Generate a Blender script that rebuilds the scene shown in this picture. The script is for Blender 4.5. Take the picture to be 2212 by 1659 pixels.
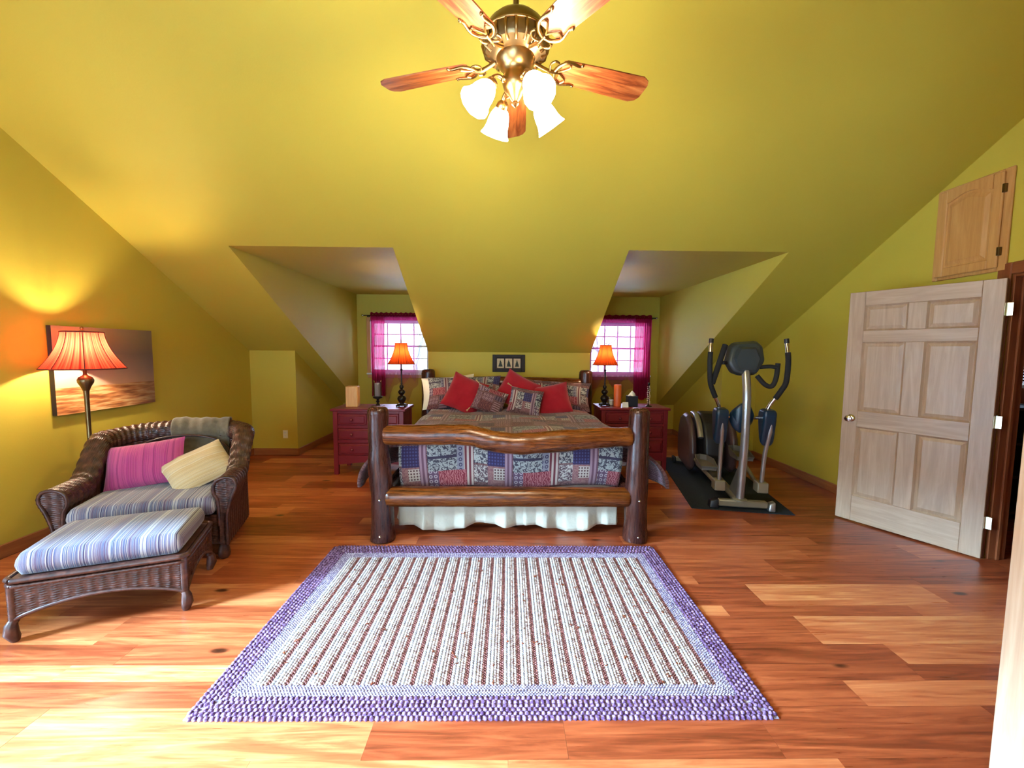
import bpy, bmesh, math, random
import numpy as np
from mathutils import Vector, Matrix, noise as mnoise
random.seed(7); np.random.seed(7)
for o in list(bpy.data.objects): bpy.data.objects.remove(o, do_unlink=True)
SC = bpy.context.scene
COL = SC.collection
PI = math.pi

# ------------------------------------------------------------------ camera, world, exposure
cam_d = bpy.data.cameras.new('camera'); cam = bpy.data.objects.new('camera', cam_d); COL.objects.link(cam)
cam_d.sensor_width = 36.0; cam_d.lens = 906.0 / 2212.0 * 36.0; cam_d.clip_start = 0.02
_psi, _th, _rho = math.radians(.76), math.radians(4.5), math.radians(.47)
_f = Vector((math.sin(_psi)*math.cos(_th), math.cos(_psi)*math.cos(_th), -math.sin(_th)))
_r = Vector((math.cos(_psi), -math.sin(_psi), 0)); _u = _r.cross(_f)
_R = _r*math.cos(_rho) + _u*math.sin(_rho); _U = _u*math.cos(_rho) - _r*math.sin(_rho)
cam.matrix_world = Matrix(((_R.x, _U.x, -_f.x, 0), (_R.y, _U.y, -_f.y, 0), (_R.z, _U.z, -_f.z, 1.5), (0, 0, 0, 1)))
SC.camera = cam

world = bpy.data.worlds.new('world'); SC.world = world; world.use_nodes = True
_bg = world.node_tree.nodes['Background']
_bg.inputs[0].default_value = (0.56, 0.78, 1.0, 1); _bg.inputs[1].default_value = 5.5
SC.view_settings.view_transform = 'Standard'
try: SC.view_settings.look = 'None'
except Exception: pass
SC.view_settings.gamma = 1.0; SC.view_settings.use_curve_mapping = False
SC.view_settings.exposure = 1.25

sun_d = bpy.data.lights.new('sun', 'SUN'); sun_d.energy = 60.0; sun_d.angle = math.radians(33); sun_d.color = (.44, .72, 1.0)
sun = bpy.data.objects.new('sun', sun_d); COL.objects.link(sun); sun.location = (-9, -1, 7)
sun.rotation_euler = Vector((.848, .26, -.462)).to_track_quat('-Z', 'Y').to_euler()
def portal(loc, rot, sx, sy):
    l = bpy.data.lights.new('window_portal', 'AREA'); l.shape = 'RECTANGLE'; l.size = sx; l.size_y = sy
    l.cycles.is_portal = True
    o = bpy.data.objects.new('window_portal', l); COL.objects.link(o); o.location = loc; o.rotation_euler = rot
FAN_E = 54.0      # glow of the ceiling fan's lit glass shades
LAMP_W = 25.0     # floor lamp bulb
TLAMP_W = 5.5    # table lamp bulbs

# ------------------------------------------------------------------ room dimensions
XL, XR = -3.58, 3.55
RIDGE, YK, YB, YBACK = 1.95, 5.9, 7.56, -2.1
ZK = 1.48; SL = .5646; ZD = 2.48
DL0, DL1, DR0, DR1 = -2.666, -1.098, 1.175, 2.736
BL, BR = -2.95, 3.056
Y_D = YK - (ZD - ZK)/SL
def roof(y): return ZK + SL*(YK - y) if y >= RIDGE else ZK + SL*(YK - RIDGE) - SL*(RIDGE - y)
GD0, GD1, GDZ = -.7, 1.6, 2.12     # tall glazed balcony door in the left gable wall, beside the camera
portal((XL - .02, (GD0 + GD1)/2, GDZ/2), (0, -PI/2, 0), GDZ, GD1 - GD0)
WIN_L = (-2.44, -1.38, 1.09, 2.03); WIN_R = (1.48, 2.54, 1.08, 2.02)
RW0, RW1, RWZ0, RWZ1, RZ = -3.2, -.2, .25, 2.5, 2.62   # glazed rear dormer, unseen behind the camera, added for sky fill
RYD = RIDGE - (roof(RIDGE) - RZ)/SL
portal(((RW0+RW1)/2, YBACK - .06, (RWZ0+RWZ1)/2), (PI/2, 0, 0), RW1-RW0, RWZ1-RWZ0)
for w in (WIN_L, WIN_R): portal(((w[0]+w[1])/2, YB + .06, (w[2]+w[3])/2), (-PI/2, 0, 0), w[1]-w[0], w[3]-w[2])

# ------------------------------------------------------------------ helpers: properties and objects
def link(o, parent=None):
    COL.objects.link(o)
    if parent is not None: o.parent = parent
    return o
def tag(o, label=None, cat=None, group=None, kind=None):
    if label: o['label'] = label
    if cat: o['category'] = cat
    if group: o['group'] = group
    if kind: o['kind'] = kind
    return o
def thing(name, label, cat, loc=(0, 0, 0), rz=0, group=None):
    o = bpy.data.objects.new(name, None); o.empty_display_size = .1; link(o)
    o.location = loc; o.rotation_euler = (0, 0, rz)
    return tag(o, label, cat, group)

class G:
    def __init__(s): s.v = []; s.f = []; s.uv = None
    def add(s, v, f):
        b = len(s.v); s.v.extend([tuple(map(float, p)) for p in v]); s.f.extend([tuple(i + b for i in q) for q in f]); return s
    def box(s, x0, x1, y0, y1, z0, z1):
        return s.add([(x0,y0,z0),(x1,y0,z0),(x1,y1,z0),(x0,y1,z0),(x0,y0,z1),(x1,y0,z1),(x1,y1,z1),(x0,y1,z1)],
                     [(0,3,2,1),(4,5,6,7),(0,1,5,4),(1,2,6,5),(2,3,7,6),(3,0,4,7)])
    def cbox(s, x0, x1, y0, y1, z0, z1, r=.006):
        r = min(r, (x1-x0)*.49, (y1-y0)*.49, (z1-z0)*.49)
        pts = []
        for x, sx in ((x0, 1), (x1, -1)):
            for y, sy in ((y0, 1), (y1, -1)):
                for z, sz in ((z0, 1), (z1, -1)):
                    pts += [(x, y+sy*r, z+sz*r), (x+sx*r, y, z+sz*r), (x+sx*r, y+sy*r, z)]
        return s.hull(pts)
    def hull(s, pts):
        bm = bmesh.new()
        for p in pts: bm.verts.new(p)
        bmesh.ops.convex_hull(bm, input=bm.verts)
        bmesh.ops.dissolve_limit(bm, angle_limit=.01, verts=bm.verts, edges=bm.edges)
        bm.verts.index_update()
        v = [tuple(x.co) for x in bm.verts]; f = [tuple(x.index for x in q.verts) for q in bm.faces]
        bm.free(); return s.add(v, f)
    def prism(s, poly, a, b, axis='z'):
        n = len(poly)
        def P(p, t): return {'z': (p[0], p[1], t), 'x': (t, p[0], p[1]), 'y': (p[0], t, p[1])}[axis]
        v = [P(p, a) for p in poly] + [P(p, b) for p in poly]
        f = [tuple(range(n-1, -1, -1)), tuple(range(n, 2*n))] + [(i, (i+1) % n, n+(i+1) % n, n+i) for i in range(n)]
        return s.add(v, f)
    def tube(s, path, rad, seg=10, cap=True, up=None):
        path = [Vector(p) for p in path]; n = len(path)
        if not hasattr(rad, '__len__'): rad = [rad]*n
        T = []
        for i in range(n):
            d = path[min(i+1, n-1)] - path[max(i-1, 0)]
            T.append(d.normalized() if d.length > 1e-9 else Vector((0, 0, 1)))
        ref = Vector(up) if up else (Vector((0, 0, 1)) if abs(T[0].z) < .9 else Vector((1, 0, 0)))
        N = (ref - T[0]*ref.dot(T[0])).normalized(); v = []
        for i in range(n):
            N = (N - T[i]*N.dot(T[i])); N = N.normalized() if N.length > 1e-6 else Vector((1, 0, 0))
            B = T[i].cross(N)
            rr = rad[i]
            ra, rb = rr if hasattr(rr, '__len__') else (rr, rr)
            for k in range(seg):
                a = 2*PI*k/seg; v.append(path[i] + N*math.cos(a)*ra + B*math.sin(a)*rb)
        f = [(i*seg+k, i*seg+(k+1) % seg, (i+1)*seg+(k+1) % seg, (i+1)*seg+k) for i in range(n-1) for k in range(seg)]
        if cap: f += [tuple(range(seg-1, -1, -1)), tuple((n-1)*seg+k for k in range(seg))]
        return s.add(v, f)
    def lathe(s, prof, seg=20, at=(0, 0, 0), mat=None, cap=True, mod=None):
        v = []
        for i, (r, z) in enumerate(prof):
            for k in range(seg):
                a = 2*PI*k/seg; q = r*(mod(a, i/(len(prof)-1)) if mod else 1)
                p = Vector((q*math.cos(a), q*math.sin(a), z))
                if mat is not None: p = mat @ p
                v.append(p + Vector(at))
        n = len(prof)
        f = [(i*seg+k, i*seg+(k+1) % seg, (i+1)*seg+(k+1) % seg, (i+1)*seg+k) for i in range(n-1) for k in range(seg)]
        if cap: f += [tuple(range(seg-1, -1, -1)), tuple((n-1)*seg+k for k in range(seg))]
        return s.add(v, f)
    def ball(s, c, r, seg=14, rings=8, sc=(1, 1, 1)):
        pr = [(r*math.sin(PI*i/rings), -r*math.cos(PI*i/rings)) for i in range(1, rings)]
        pr = [(1e-4, -r)] + pr + [(1e-4, r)]
        return s.lathe(pr, seg, c, Matrix.Diagonal(sc))
    def xf(s, M):
        s.v = [tuple(M @ Vector(p)) for p in s.v]; return s
def sphere_pts(c, r): return [tuple(Vector(c) + Vector((sx*r, sy*r, sz*r))) for sx in (-1, 1) for sy in (-1, 1) for sz in (-1, 1)]

def grid(P, nu, nv, closeu=False):
    """P: array (nv,nu,3) -> verts, faces"""
    idx = np.arange(nu*nv).reshape(nv, nu)
    if closeu:
        a = idx[:-1]; b = np.roll(idx, -1, 1)[:-1]; c = np.roll(idx, -1, 1)[1:]; d = idx[1:]
    else:
        a = idx[:-1, :-1]; b = idx[:-1, 1:]; c = idx[1:, 1:]; d = idx[1:, :-1]
    return P.reshape(-1, 3), np.stack([a, b, c, d], -1).reshape(-1, 4)

def mesh_np(name, v, f, uv=None):
    me = bpy.data.meshes.new(name); v = np.asarray(v, np.float32); f = np.asarray(f, np.int32)
    k = f.shape[1]
    me.vertices.add(len(v)); me.vertices.foreach_set('co', v.ravel())
    me.loops.add(f.size); me.loops.foreach_set('vertex_index', f.ravel())
    me.polygons.add(len(f)); me.polygons.foreach_set('loop_start', np.arange(0, f.size, k, dtype=np.int32))
    if uv is not None:
        l = me.uv_layers.new(name='UVMap'); l.data.foreach_set('uv', np.asarray(uv, np.float32)[f.ravel()].ravel())
    me.update(calc_edges=True); me.validate(); return me

def mk(name, g, mat, parent=None, smooth=None, loc=None, rot=None, uv=None):
    """one mesh object; smooth = angle in degrees"""
    if isinstance(g, bpy.types.Mesh): me = g
    elif isinstance(g, G):
        me = bpy.data.meshes.new(name); me.from_pydata(g.v, [], g.f); me.update()
    else:
        me = mesh_np(name, g[0], g[1], g[2] if len(g) > 2 else uv)
    if mat is not None and not me.materials: me.materials.append(mat)
    if smooth:
        me.shade_smooth()
        if smooth < 180: me.set_sharp_from_angle(angle=math.radians(smooth))
    o = link(bpy.data.objects.new(name, me), parent)
    if loc is not None: o.location = loc
    if rot is not None: o.rotation_euler = rot
    return o
def struct(name, g, mat, smooth=None, label=None):
    o = mk(name, g, mat, None, smooth); o['kind'] = 'structure'
    if label: o['label'] = label
    return o
def copy_tree(o, parent=None):
    c = o.copy(); COL.objects.link(c); c.parent = parent
    for ch in list(o.children): copy_tree(ch, c)
    return c
def arc(cx, cy, r, a0, a1, n): return [(cx + r*math.cos(a0+(a1-a0)*i/n), cy + r*math.sin(a0+(a1-a0)*i/n)) for i in range(n+1)]
def spline(pts, n=8):
    pts = [Vector(p) for p in pts]; out = []
    for i in range(len(pts)-1):
        p0 = pts[max(i-1, 0)]; p1 = pts[i]; p2 = pts[i+1]; p3 = pts[min(i+2, len(pts)-1)]
        for k in range(n):
            t = k/n
            out.append(.5*((2*p1)+(-p0+p2)*t+(2*p0-5*p1+4*p2-p3)*t*t+(-p0+3*p1-3*p2+p3)*t**3))
    out.append(pts[-1]); return out

# ------------------------------------------------------------------ helpers: materials
def S(h):
    h = h.lstrip('#'); c = [int(h[i:i+2], 16)/255 for i in (0, 2, 4)]
    return tuple([(x/12.92 if x <= .04045 else ((x+.055)/1.055)**2.4) for x in c]) + (1.0,)
class M:
    def __init__(s, name, rough=.5, spec=None, metal=0, color=None, **kw):
        s.m = bpy.data.materials.new(name); s.m.use_nodes = True; s.t = s.m.node_tree; s.b = s.t.nodes['Principled BSDF']
        s.b.inputs['Roughness'].default_value = rough; s.b.inputs['Metallic'].default_value = metal
        if spec is not None: s.b.inputs['Specular IOR Level'].default_value = spec
        if color: s.b.inputs['Base Color'].default_value = S(color) if isinstance(color, str) else color
        for k, v in kw.items(): s.b.inputs[k.replace('_', ' ')].default_value = v
    def n(s, t, **kw):
        x = s.t.nodes.new(t)
        for k, v in kw.items(): setattr(x, k, v)
        return x
    def put(s, sock, v):
        if isinstance(v, bpy.types.NodeSocket): s.t.links.new(v, sock)
        elif v is not None: sock.default_value = v
    def math(s, op, a, b=None, c=None):
        x = s.n('ShaderNodeMath', operation=op)
        for i, q in enumerate((a, b, c)): s.put(x.inputs[i], q)
        return x.outputs[0]
    def mix(s, f, a, b, blend='MIX'):
        x = s.n('ShaderNodeMix', data_type='RGBA', blend_type=blend)
        s.put(x.inputs[0], f); s.put(x.inputs[6], S(a) if isinstance(a, str) else a); s.put(x.inputs[7], S(b) if isinstance(b, str) else b)
        return x.outputs[2]
    def ramp(s, f, stops, interp='LINEAR'):
        x = s.n('ShaderNodeValToRGB'); r = x.color_ramp; r.interpolation = interp
        while len(r.elements) < len(stops): r.elements.new(.5)
        for e, (p, c) in zip(r.elements, stops): e.position = p; e.color = S(c) if isinstance(c, str) else (c, c, c, 1) if not hasattr(c, '__len__') else c
        s.put(x.inputs[0], f); return x.outputs[0]
    def coord(s, k='Object'): return s.n('ShaderNodeTexCoord').outputs[k]
    def pos(s): return s.n('ShaderNodeNewGeometry').outputs['Position']
    def rnd(s): return s.n('ShaderNodeObjectInfo').outputs['Random']
    def map(s, v, scale=(1, 1, 1), loc=(0, 0, 0), rot=(0, 0, 0)):
        x = s.n('ShaderNodeMapping'); s.put(x.inputs[0], v); s.put(x.inputs[1], loc); s.put(x.inputs[2], rot); s.put(x.inputs[3], scale); return x.outputs[0]
    def noise(s, v, scale=5, detail=3, rough=.55, dist=0, color=False):
        x = s.n('ShaderNodeTexNoise'); s.put(x.inputs['Vector'], v); x.inputs['Scale'].default_value = scale
        x.inputs['Detail'].default_value = detail; x.inputs['Roughness'].default_value = rough; x.inputs['Distortion'].default_value = dist
        return x.outputs[1 if color else 0]
    def voro(s, v, scale=5, feature='F1', out='Distance', rnd=1):
        x = s.n('ShaderNodeTexVoronoi', feature=feature); s.put(x.inputs['Vector'], v); x.inputs['Scale'].default_value = scale
        x.inputs['Randomness'].default_value = rnd; return x.outputs[out]
    def wave(s, v, scale=5, dist=0, detail=2, dscale=1, typ='BANDS', d='X'):
        x = s.n('ShaderNodeTexWave', wave_type=typ)
        if typ == 'BANDS': x.bands_direction = d
        else: x.rings_direction = d
        s.put(x.inputs['Vector'], v); x.inputs['Scale'].default_value = scale; x.inputs['Distortion'].default_value = dist
        x.inputs['Detail'].default_value = detail; x.inputs['Detail Scale'].default_value = dscale; return x.outputs[1]
    def sep(s, v):
        x = s.n('ShaderNodeSeparateXYZ'); s.put(x.inputs[0], v); return x.outputs
    def comb(s, a=0., b=0., c=0.):
        x = s.n('ShaderNodeCombineXYZ')
        for i, q in enumerate((a, b, c)): s.put(x.inputs[i], q)
        return x.outputs[0]
    def vadd(s, a, b):
        x = s.n('ShaderNodeVectorMath', operation='ADD'); s.put(x.inputs[0], a); s.put(x.inputs[1], b); return x.outputs[0]
    def col(s, v): s.put(s.b.inputs['Base Color'], v); return s
    def rough(s, v): s.put(s.b.inputs['Roughness'], v); return s
    def bump(s, h, strength=.3, dist=.01):
        x = s.n('ShaderNodeBump'); x.inputs['Strength'].default_value = strength; x.inputs['Distance'].default_value = dist
        s.put(x.inputs['Height'], h); s.put(s.b.inputs['Normal'], x.outputs[0]); return s
MAT = {}
def simple(name, color, rough=.5, metal=0, var=.12, scale=6, **kw):
    m = M(name, rough, None, metal, **kw); c = m.noise(m.coord(), scale, 3)
    a = S(color); lo = tuple(x*(1-var) for x in a[:3]) + (1,); hi = tuple(min(1, x*(1+var)) for x in a[:3]) + (1,)
    m.col(m.mix(c, lo, hi)); MAT[name] = m.m; return m.m

# wall and ceiling paint
m = M('paint', .62, .3); n1 = m.noise(m.pos(), 1.2, 3)
m.col(m.mix(n1, '#BCA73A', '#C2AD40')); m.bump(m.noise(m.pos(), 90, 3), .12, .004); MAT['paint'] = m.m
m = M('closet_paint', .7, .2); m.col(m.mix(m.noise(m.pos(), 2), '#8E5840', '#9C684C')); MAT['closet_paint'] = m.m
m = M('outside_wall', .8); m.col(m.mix(m.noise(m.pos(), 2), '#9A9488', '#8C877C')); MAT['outside_wall'] = m.m

def wood(name, stops, axis=0, rough=.35, knots=True, grain=1.0, src='Object', spec=.5, rnd=False, kn=1.0, bump=.1):
    """grain runs along the local axis"""
    m = M(name, rough, spec); v = m.coord('Object') if src == 'Object' else m.pos()
    if rnd:
        r = m.rnd(); v = m.vadd(v, m.comb(m.math('MULTIPLY', r, 37.), m.math('MULTIPLY', r, 91.), m.math('MULTIPLY', r, 13.)))
    sc = [14*grain, 14*grain, 14*grain]; sc[axis] = 1.1*grain
    g = m.noise(m.map(v, tuple(sc)), 1.6, 5, .6, 1.6)
    s2 = [x*5 for x in sc]; s2[axis] = 3*grain
    fine = m.noise(m.map(v, tuple(s2)), 2.0, 3, .6)
    f = m.math('ADD', m.math('MULTIPLY', g, .8), m.math('MULTIPLY', fine, .25))
    if rnd: f = m.math('ADD', f, m.math('MULTIPLY', m.math('SUBTRACT', m.rnd(), .5), .34))
    c = m.ramp(f, stops)
    if knots:
        s3 = [2.6, 2.6, 2.6]; s3[axis] = 1.1
        k = m.voro(m.map(v, tuple(s3)), 1.6)
        c = m.mix(m.ramp(k, [(0., 1.), (.055*kn, .85), (.1*kn, 0.)]), c, tuple(x*.22 for x in S(stops[0][1])[:3]) + (1,))
    m.col(c); m.rough(m.math('ADD', m.math('MULTIPLY', fine, .18), rough - .08))
    if bump: m.bump(f, bump, .004)
    MAT[name] = m.m; return m.m
wood('floor_wood', [(.18, '#54220F'), (.36, '#843A1E'), (.52, '#A2502C'), (.66, '#BA6A3E'), (.85, '#D4925A')], 0, .3, True, .8, 'pos', .5, True, bump=.04)
wood('log_x', [(.25, '#1C0C06'), (.42, '#3E1C0A'), (.56, '#6E3610'), (.74, '#9A5C20')], 0, .27, True, 1.0, kn=1.9, bump=.35)
wood('log_z', [(.25, '#180C0A'), (.45, '#301612'), (.6, '#462218'), (.78, '#643A26')], 2, .27, True, 1.0, kn=1.9, bump=.3)
wood('log_y', [(.25, '#180C0A'), (.45, '#301612'), (.6, '#462218'), (.78, '#643A26')], 1, .27, True, 1.0, kn=1.9, bump=.3)
wood('door_z', [(.2, '#8E7058'), (.5, '#A4866C'), (.8, '#B89C82')], 2, .38, False, .8, bump=.03)
wood('door_x', [(.2, '#8E7058'), (.5, '#A4866C'), (.8, '#B89C82')], 0, .38, False, .8, bump=.03)
wood('oak_z', [(.2, '#A86E34'), (.5, '#C08A4C'), (.8, '#D29E60')], 2, .38, False, .8, bump=.03)
wood('oak_y', [(.2, '#A86E34'), (.5, '#C08A4C'), (.8, '#D29E60')], 1, .38, False, .8, bump=.03)
wood('pale_trim', [(.2, '#A88468'), (.5, '#BC9A7C'), (.8, '#CCB094')], 2, .4, False, .8, bump=.02)
wood('casing_z', [(.2, '#5A2A16'), (.5, '#7A3E22'), (.8, '#95552F')], 2, .35, False, .8, bump=.02)
wood('casing_y', [(.2, '#5A2A16'), (.5, '#7A3E22'), (.8, '#95552F')], 1, .35, False, .8, bump=.02)
wood('base_x', [(.2, '#7C4526'), (.5, '#96592F'), (.8, '#AE713F')], 0, .4, False, .8, 'pos', bump=.02)
wood('base_y', [(.2, '#7C4526'), (.5, '#96592F'), (.8, '#AE713F')], 1, .4, False, .8, 'pos', bump=.02)
wood('blade', [(.30, '#34160A'), (.44, '#6E3216'), (.54, '#8A4A22'), (.75, '#A86A3C')], 0, .4, False, 1.3, bump=.05)
wood('tan_block', [(.2, '#B87836'), (.5, '#D29A54'), (.8, '#E2B478')], 2, .5, False, 1.2, bump=.1)
m = M('red_paint', .32); m.col(m.mix(m.noise(m.coord(), 8, 4), '#6A1822', '#7E222C')); MAT['red_paint'] = m.m
simple('red_knob', '#7C2630', .28)
m = M('wicker', .34, .5); v = m.coord(); m.col(m.ramp(m.noise(v, 26, 3), [(.3, '#271613'), (.55, '#44271F'), (.8, '#664034')])); MAT['wicker'] = m.m
m = M('wicker_smooth', .36, .5); v = m.coord(); m.col(m.ramp(m.noise(v, 20, 3), [(.3, '#2E1B18'), (.7, '#5A382F')])); MAT['wicker_smooth'] = m.m

def stripes(name, stops, axis=0, scale=1.0, rough=.85, jitter=.006, fine=70, sheen=0.3):
    m = M(name, rough, .15); v = m.coord(); w = m.noise(v, 3, 2)
    x = m.math('ADD', m.sep(v)[axis], m.math('MULTIPLY', w, jitter))
    a = m.noise(m.comb(m.math('MULTIPLY', x, scale)), 1.0, 1.0, .5)
    b = m.noise(m.comb(m.math('MULTIPLY', x, scale*3.1)), 1.0, 1.0, .5)
    f = m.math('ADD', m.math('MULTIPLY', a, .62), m.math('MULTIPLY', b, .38))
    c = m.ramp(f, stops, 'LINEAR')
    c = m.mix(m.math('MULTIPLY', m.noise(v, fine*3, 2), .25), c, '#3A3038'); m.col(c)
    m.bump(m.noise(v, 220, 2), .25, .003); m.b.inputs['Sheen Weight'].default_value = sheen
    MAT[name] = m.m
stripes('seat_stripe', [(.30, '#2A1E3E'), (.36, '#62627E'), (.40, '#B4B2B4'), (.44, '#3A4A72'), (.48, '#86828E'), (.51, '#4A3058'), (.55, '#BCB8B2'), (.59, '#4E6080'), (.64, '#3C2844'), (.70, '#7C747C')], 0, 34.)
stripes('magenta_stripe', [(.32, '#7A1E50'), (.42, '#B0387A'), (.5, '#C0527F'), (.56, '#8E2C66'), (.62, '#B8457C'), (.72, '#D0788C')], 0, 70.)
stripes('cream_stripe', [(.3, '#7A5A38'), (.42, '#D8C49A'), (.5, '#C6A878'), (.56, '#E0D2AE'), (.64, '#A08058'), (.72, '#DCCBA4')], 1, 60.)
m = M('throw', .95, .1); v = m.coord(); m.col(m.mix(m.noise(v, 30, 4), '#544C3E', '#766B58')); m.bump(m.noise(v, 160, 2), .4, .004); m.b.inputs['Sheen Weight'].default_value = .4; MAT['throw'] = m.m
m = M('red_cloth', .9, .1); v = m.coord(); m.col(m.mix(m.noise(v, 9, 4), '#8E1420', '#B22030')); m.bump(m.noise(v, 120, 3), .3, .003); m.b.inputs['Sheen Weight'].default_value = .4; MAT['red_cloth'] = m.m
simple('white_cloth', '#E4E0CE', .9); simple('tassel', '#D8BC8C', .9)
m = M('skirt_cloth', .9, .1); v = m.coord(); m.col(m.mix(m.noise(v, 12, 4), '#C4BBA6', '#D8D0BC')); m.bump(m.noise(v, 14, 4), .5, .02); MAT['skirt_cloth'] = m.m

def patchwork(name, tile=.70, dark=1.0):
    m = M(name, .88, .12); uv = m.coord('UV'); wob = m.noise(uv, 3, 2)
    s = m.sep(uv)
    u = m.math('FRACT', m.math('DIVIDE', s[0], tile)); v = m.math('FRACT', m.math('DIVIDE', s[1], tile))
    floral = m.ramp(m.noise(uv, 46, 2, .5, 1.2), [(.46, 0.), (.52, 1.)])
    dots = m.ramp(m.voro(m.map(uv, (42, 42, 42)), 1.0, rnd=0), [(.26, 1.), (.34, 0.)])
    rings = m.ramp(m.voro(m.map(uv, (24, 24, 24)), 1.0, rnd=0), [(.16, 0.), (.2, 1.), (.34, 1.), (.38, 0.)])
    strp = m.ramp(m.wave(uv, 9, 0, 0), [(.45, 0.), (.55, 1.)])
    stry = m.ramp(m.wave(uv, 12, 0, 0, d='Y'), [(.5, 0.), (.6, 1.)])
    vein = m.ramp(m.wave(uv, 16, 9, 2, 2), [(.5, 0.), (.62, 1.)])
    c = m.mix(floral, '#5E3F42', '#8C6A66')
    def rect(c, u0, u1, v0, v1, a, b, p):
        k = m.math('MULTIPLY', m.math('MULTIPLY', m.math('GREATER_THAN', u, u0), m.math('LESS_THAN', u, u1)),
                   m.math('MULTIPLY', m.math('GREATER_THAN', v, v0), m.math('LESS_THAN', v, v1)))
        return m.mix(k, c, m.mix(p, a, b))
    for args in ((.00, .34, .66, .97, '#3E4A58', '#B6C0BC', floral), (.00, .34, .80, .83, '#2E3A52', '#2E3A52', floral), (.34, .42, .50, .97, '#9AA0AC', '#3A4064', rings), (.42, .53, .48, .97, '#7A3A44', '#D6C8BC', strp),
                 (.54, .70, .74, .95, '#4A545E', '#C8CCC4', floral), (.70, .90, .72, .95, '#26305E', '#4A5890', dots), (.90, .99, .44, .97, '#7A5A6E', '#B89AA8', strp), (.12, .45, .46, .66, '#8E3040', '#C87C80', vein),
                 (.00, .12, .46, .66, '#6A5470', '#CFC6CC', rings), (.54, .70, .52, .72, '#D2CCC2', '#5C4E56', floral), (.70, .90, .48, .72, '#A8807C', '#94686A', floral), (.77, .90, .56, .70, '#D8D0C4', '#5E4448', dots),
                 (.00, .30, .02, .22, '#5A3438', '#8C5652', vein), (.32, .50, .02, .30, '#B08A92', '#64403C', stry), (.52, .74, .02, .20, '#3A3440', '#5C4E58', dots), (.76, .98, .02, .40, '#70505A', '#A8868C', vein),
                 (.02, .28, .24, .42, '#80606A', '#BA9CA2', rings), (.52, .74, .22, .40, '#684048', '#A0767E', floral), (.30, .50, .32, .43, '#46384A', '#7A6878', strp)):
        c = rect(c, *args)
    c = m.mix(.28, c, '#5A3A40'); c = m.mix(m.math('MULTIPLY', m.noise(uv, 200, 2), .3), c, '#3A2628')
    m.col(c); m.bump(m.noise(uv, 180, 2), .3, .003); m.b.inputs['Sheen Weight'].default_value = .2; MAT[name] = m.m
patchwork('patchwork', .70); patchwork('patchwork_small', .52)

simple('brass', '#967448', .3, 1.0); simple('bronze', '#6E5A3C', .3, .9); simple('chrome', '#C8C8CC', .12, 1.0); simple('hinge', '#D8D4B8', .25, .9)
simple('black_plastic', '#17181C', .45); simple('grey_plastic', '#2C3436', .42); simple('blue_cover', '#122A3E', .3); simple('brown_cover', '#4C3A3C', .35)
simple('silver_paint', '#A8A8A8', .28, .75); simple('beige_metal', '#8E8672', .4, .35); simple('pedal_grey', '#6A6660', .6); simple('foam', '#101114', .85)
m = M('mat_rubber', .85, .2); m.col(m.mix(m.noise(m.coord(), 60, 2), '#20262C', '#2C343C')); m.bump(m.noise(m.coord(), 150, 2), .3, .003); MAT['mat_rubber'] = m.m
simple('dark_iron', '#1E1712', .35, .4); simple('dark_frame', '#1C120E', .65); simple('white_paint', '#E2E2DC', .4); simple('ivory', '#E4DEC4', .4)
simple('orange_wax', '#D8622A', .45, Subsurface_Weight=.2); simple('grey_wax', '#8A7E7C', .5); simple('navy_box', '#1A2430', .5); simple('tissue', '#F0F0EC', .9); simple('paper', '#F2EEE8', .7); simple('lilac', '#A890C0', .6)
simple('canvas_edge', '#2A1A14', .7); simple('bark', '#4A4440', .9); simple('snow', '#C8CCD0', .9); simple('grey_bin', '#6E6A78', .6); simple('tan_leather', '#8E6A54', .45); simple('dark_leather', '#33201C', .4); simple('blind', '#E0D2D4', .6)
m = M('beads', .15); m.col(m.mix(m.rnd(), '#C8A898', '#F0E4DC')); m.b.inputs['Transmission Weight'].default_value = .3; MAT['beads'] = m.m
# glass
def glass(name, tint=(1, 1, 1, 1), rough=.02):
    m = M(name); t = m.t; t.nodes.remove(m.b); out = t.nodes['Material Output']
    tr = m.n('ShaderNodeBsdfTransparent'); tr.inputs[0].default_value = tint; gl = m.n('ShaderNodeBsdfGlossy'); gl.inputs['Roughness'].default_value = rough
    fr = m.n('ShaderNodeFresnel'); fr.inputs[0].default_value = 1.3; mx = m.n('ShaderNodeMixShader')
    t.links.new(fr.outputs[0], mx.inputs[0]); t.links.new(tr.outputs[0], mx.inputs[1]); t.links.new(gl.outputs[0], mx.inputs[2]); t.links.new(mx.outputs[0], out.inputs[0]); MAT[name] = m.m
glass('pane_glass', (.97, .985, 1, 1)); glass('jar_glass', (.9, .87, .85, 1), .05)
def sheer(name, color, opacity):
    m = M(name); t = m.t; t.nodes.remove(m.b); out = t.nodes['Material Output']
    tr = m.n('ShaderNodeBsdfTransparent'); tr.inputs[0].default_value = (1, .93, .97, 1)
    tl = m.n('ShaderNodeBsdfTranslucent'); tl.inputs[0].default_value = S(color); df = m.n('ShaderNodeBsdfDiffuse'); df.inputs[0].default_value = S(color)
    a = m.n('ShaderNodeMixShader'); a.inputs[0].default_value = .4; b = m.n('ShaderNodeMixShader'); b.inputs[0].default_value = opacity
    t.links.new(tl.outputs[0], a.inputs[1]); t.links.new(df.outputs[0], a.inputs[2]); t.links.new(tr.outputs[0], b.inputs[1]); t.links.new(a.outputs[0], b.inputs[2]); t.links.new(b.outputs[0], out.inputs[0]); MAT[name] = m.m
sheer('sheer_thin', '#C05088', .22); sheer('sheer_dense', '#C23466', .972); sheer('sheer_header', '#9A1C3C', .95)
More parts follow.
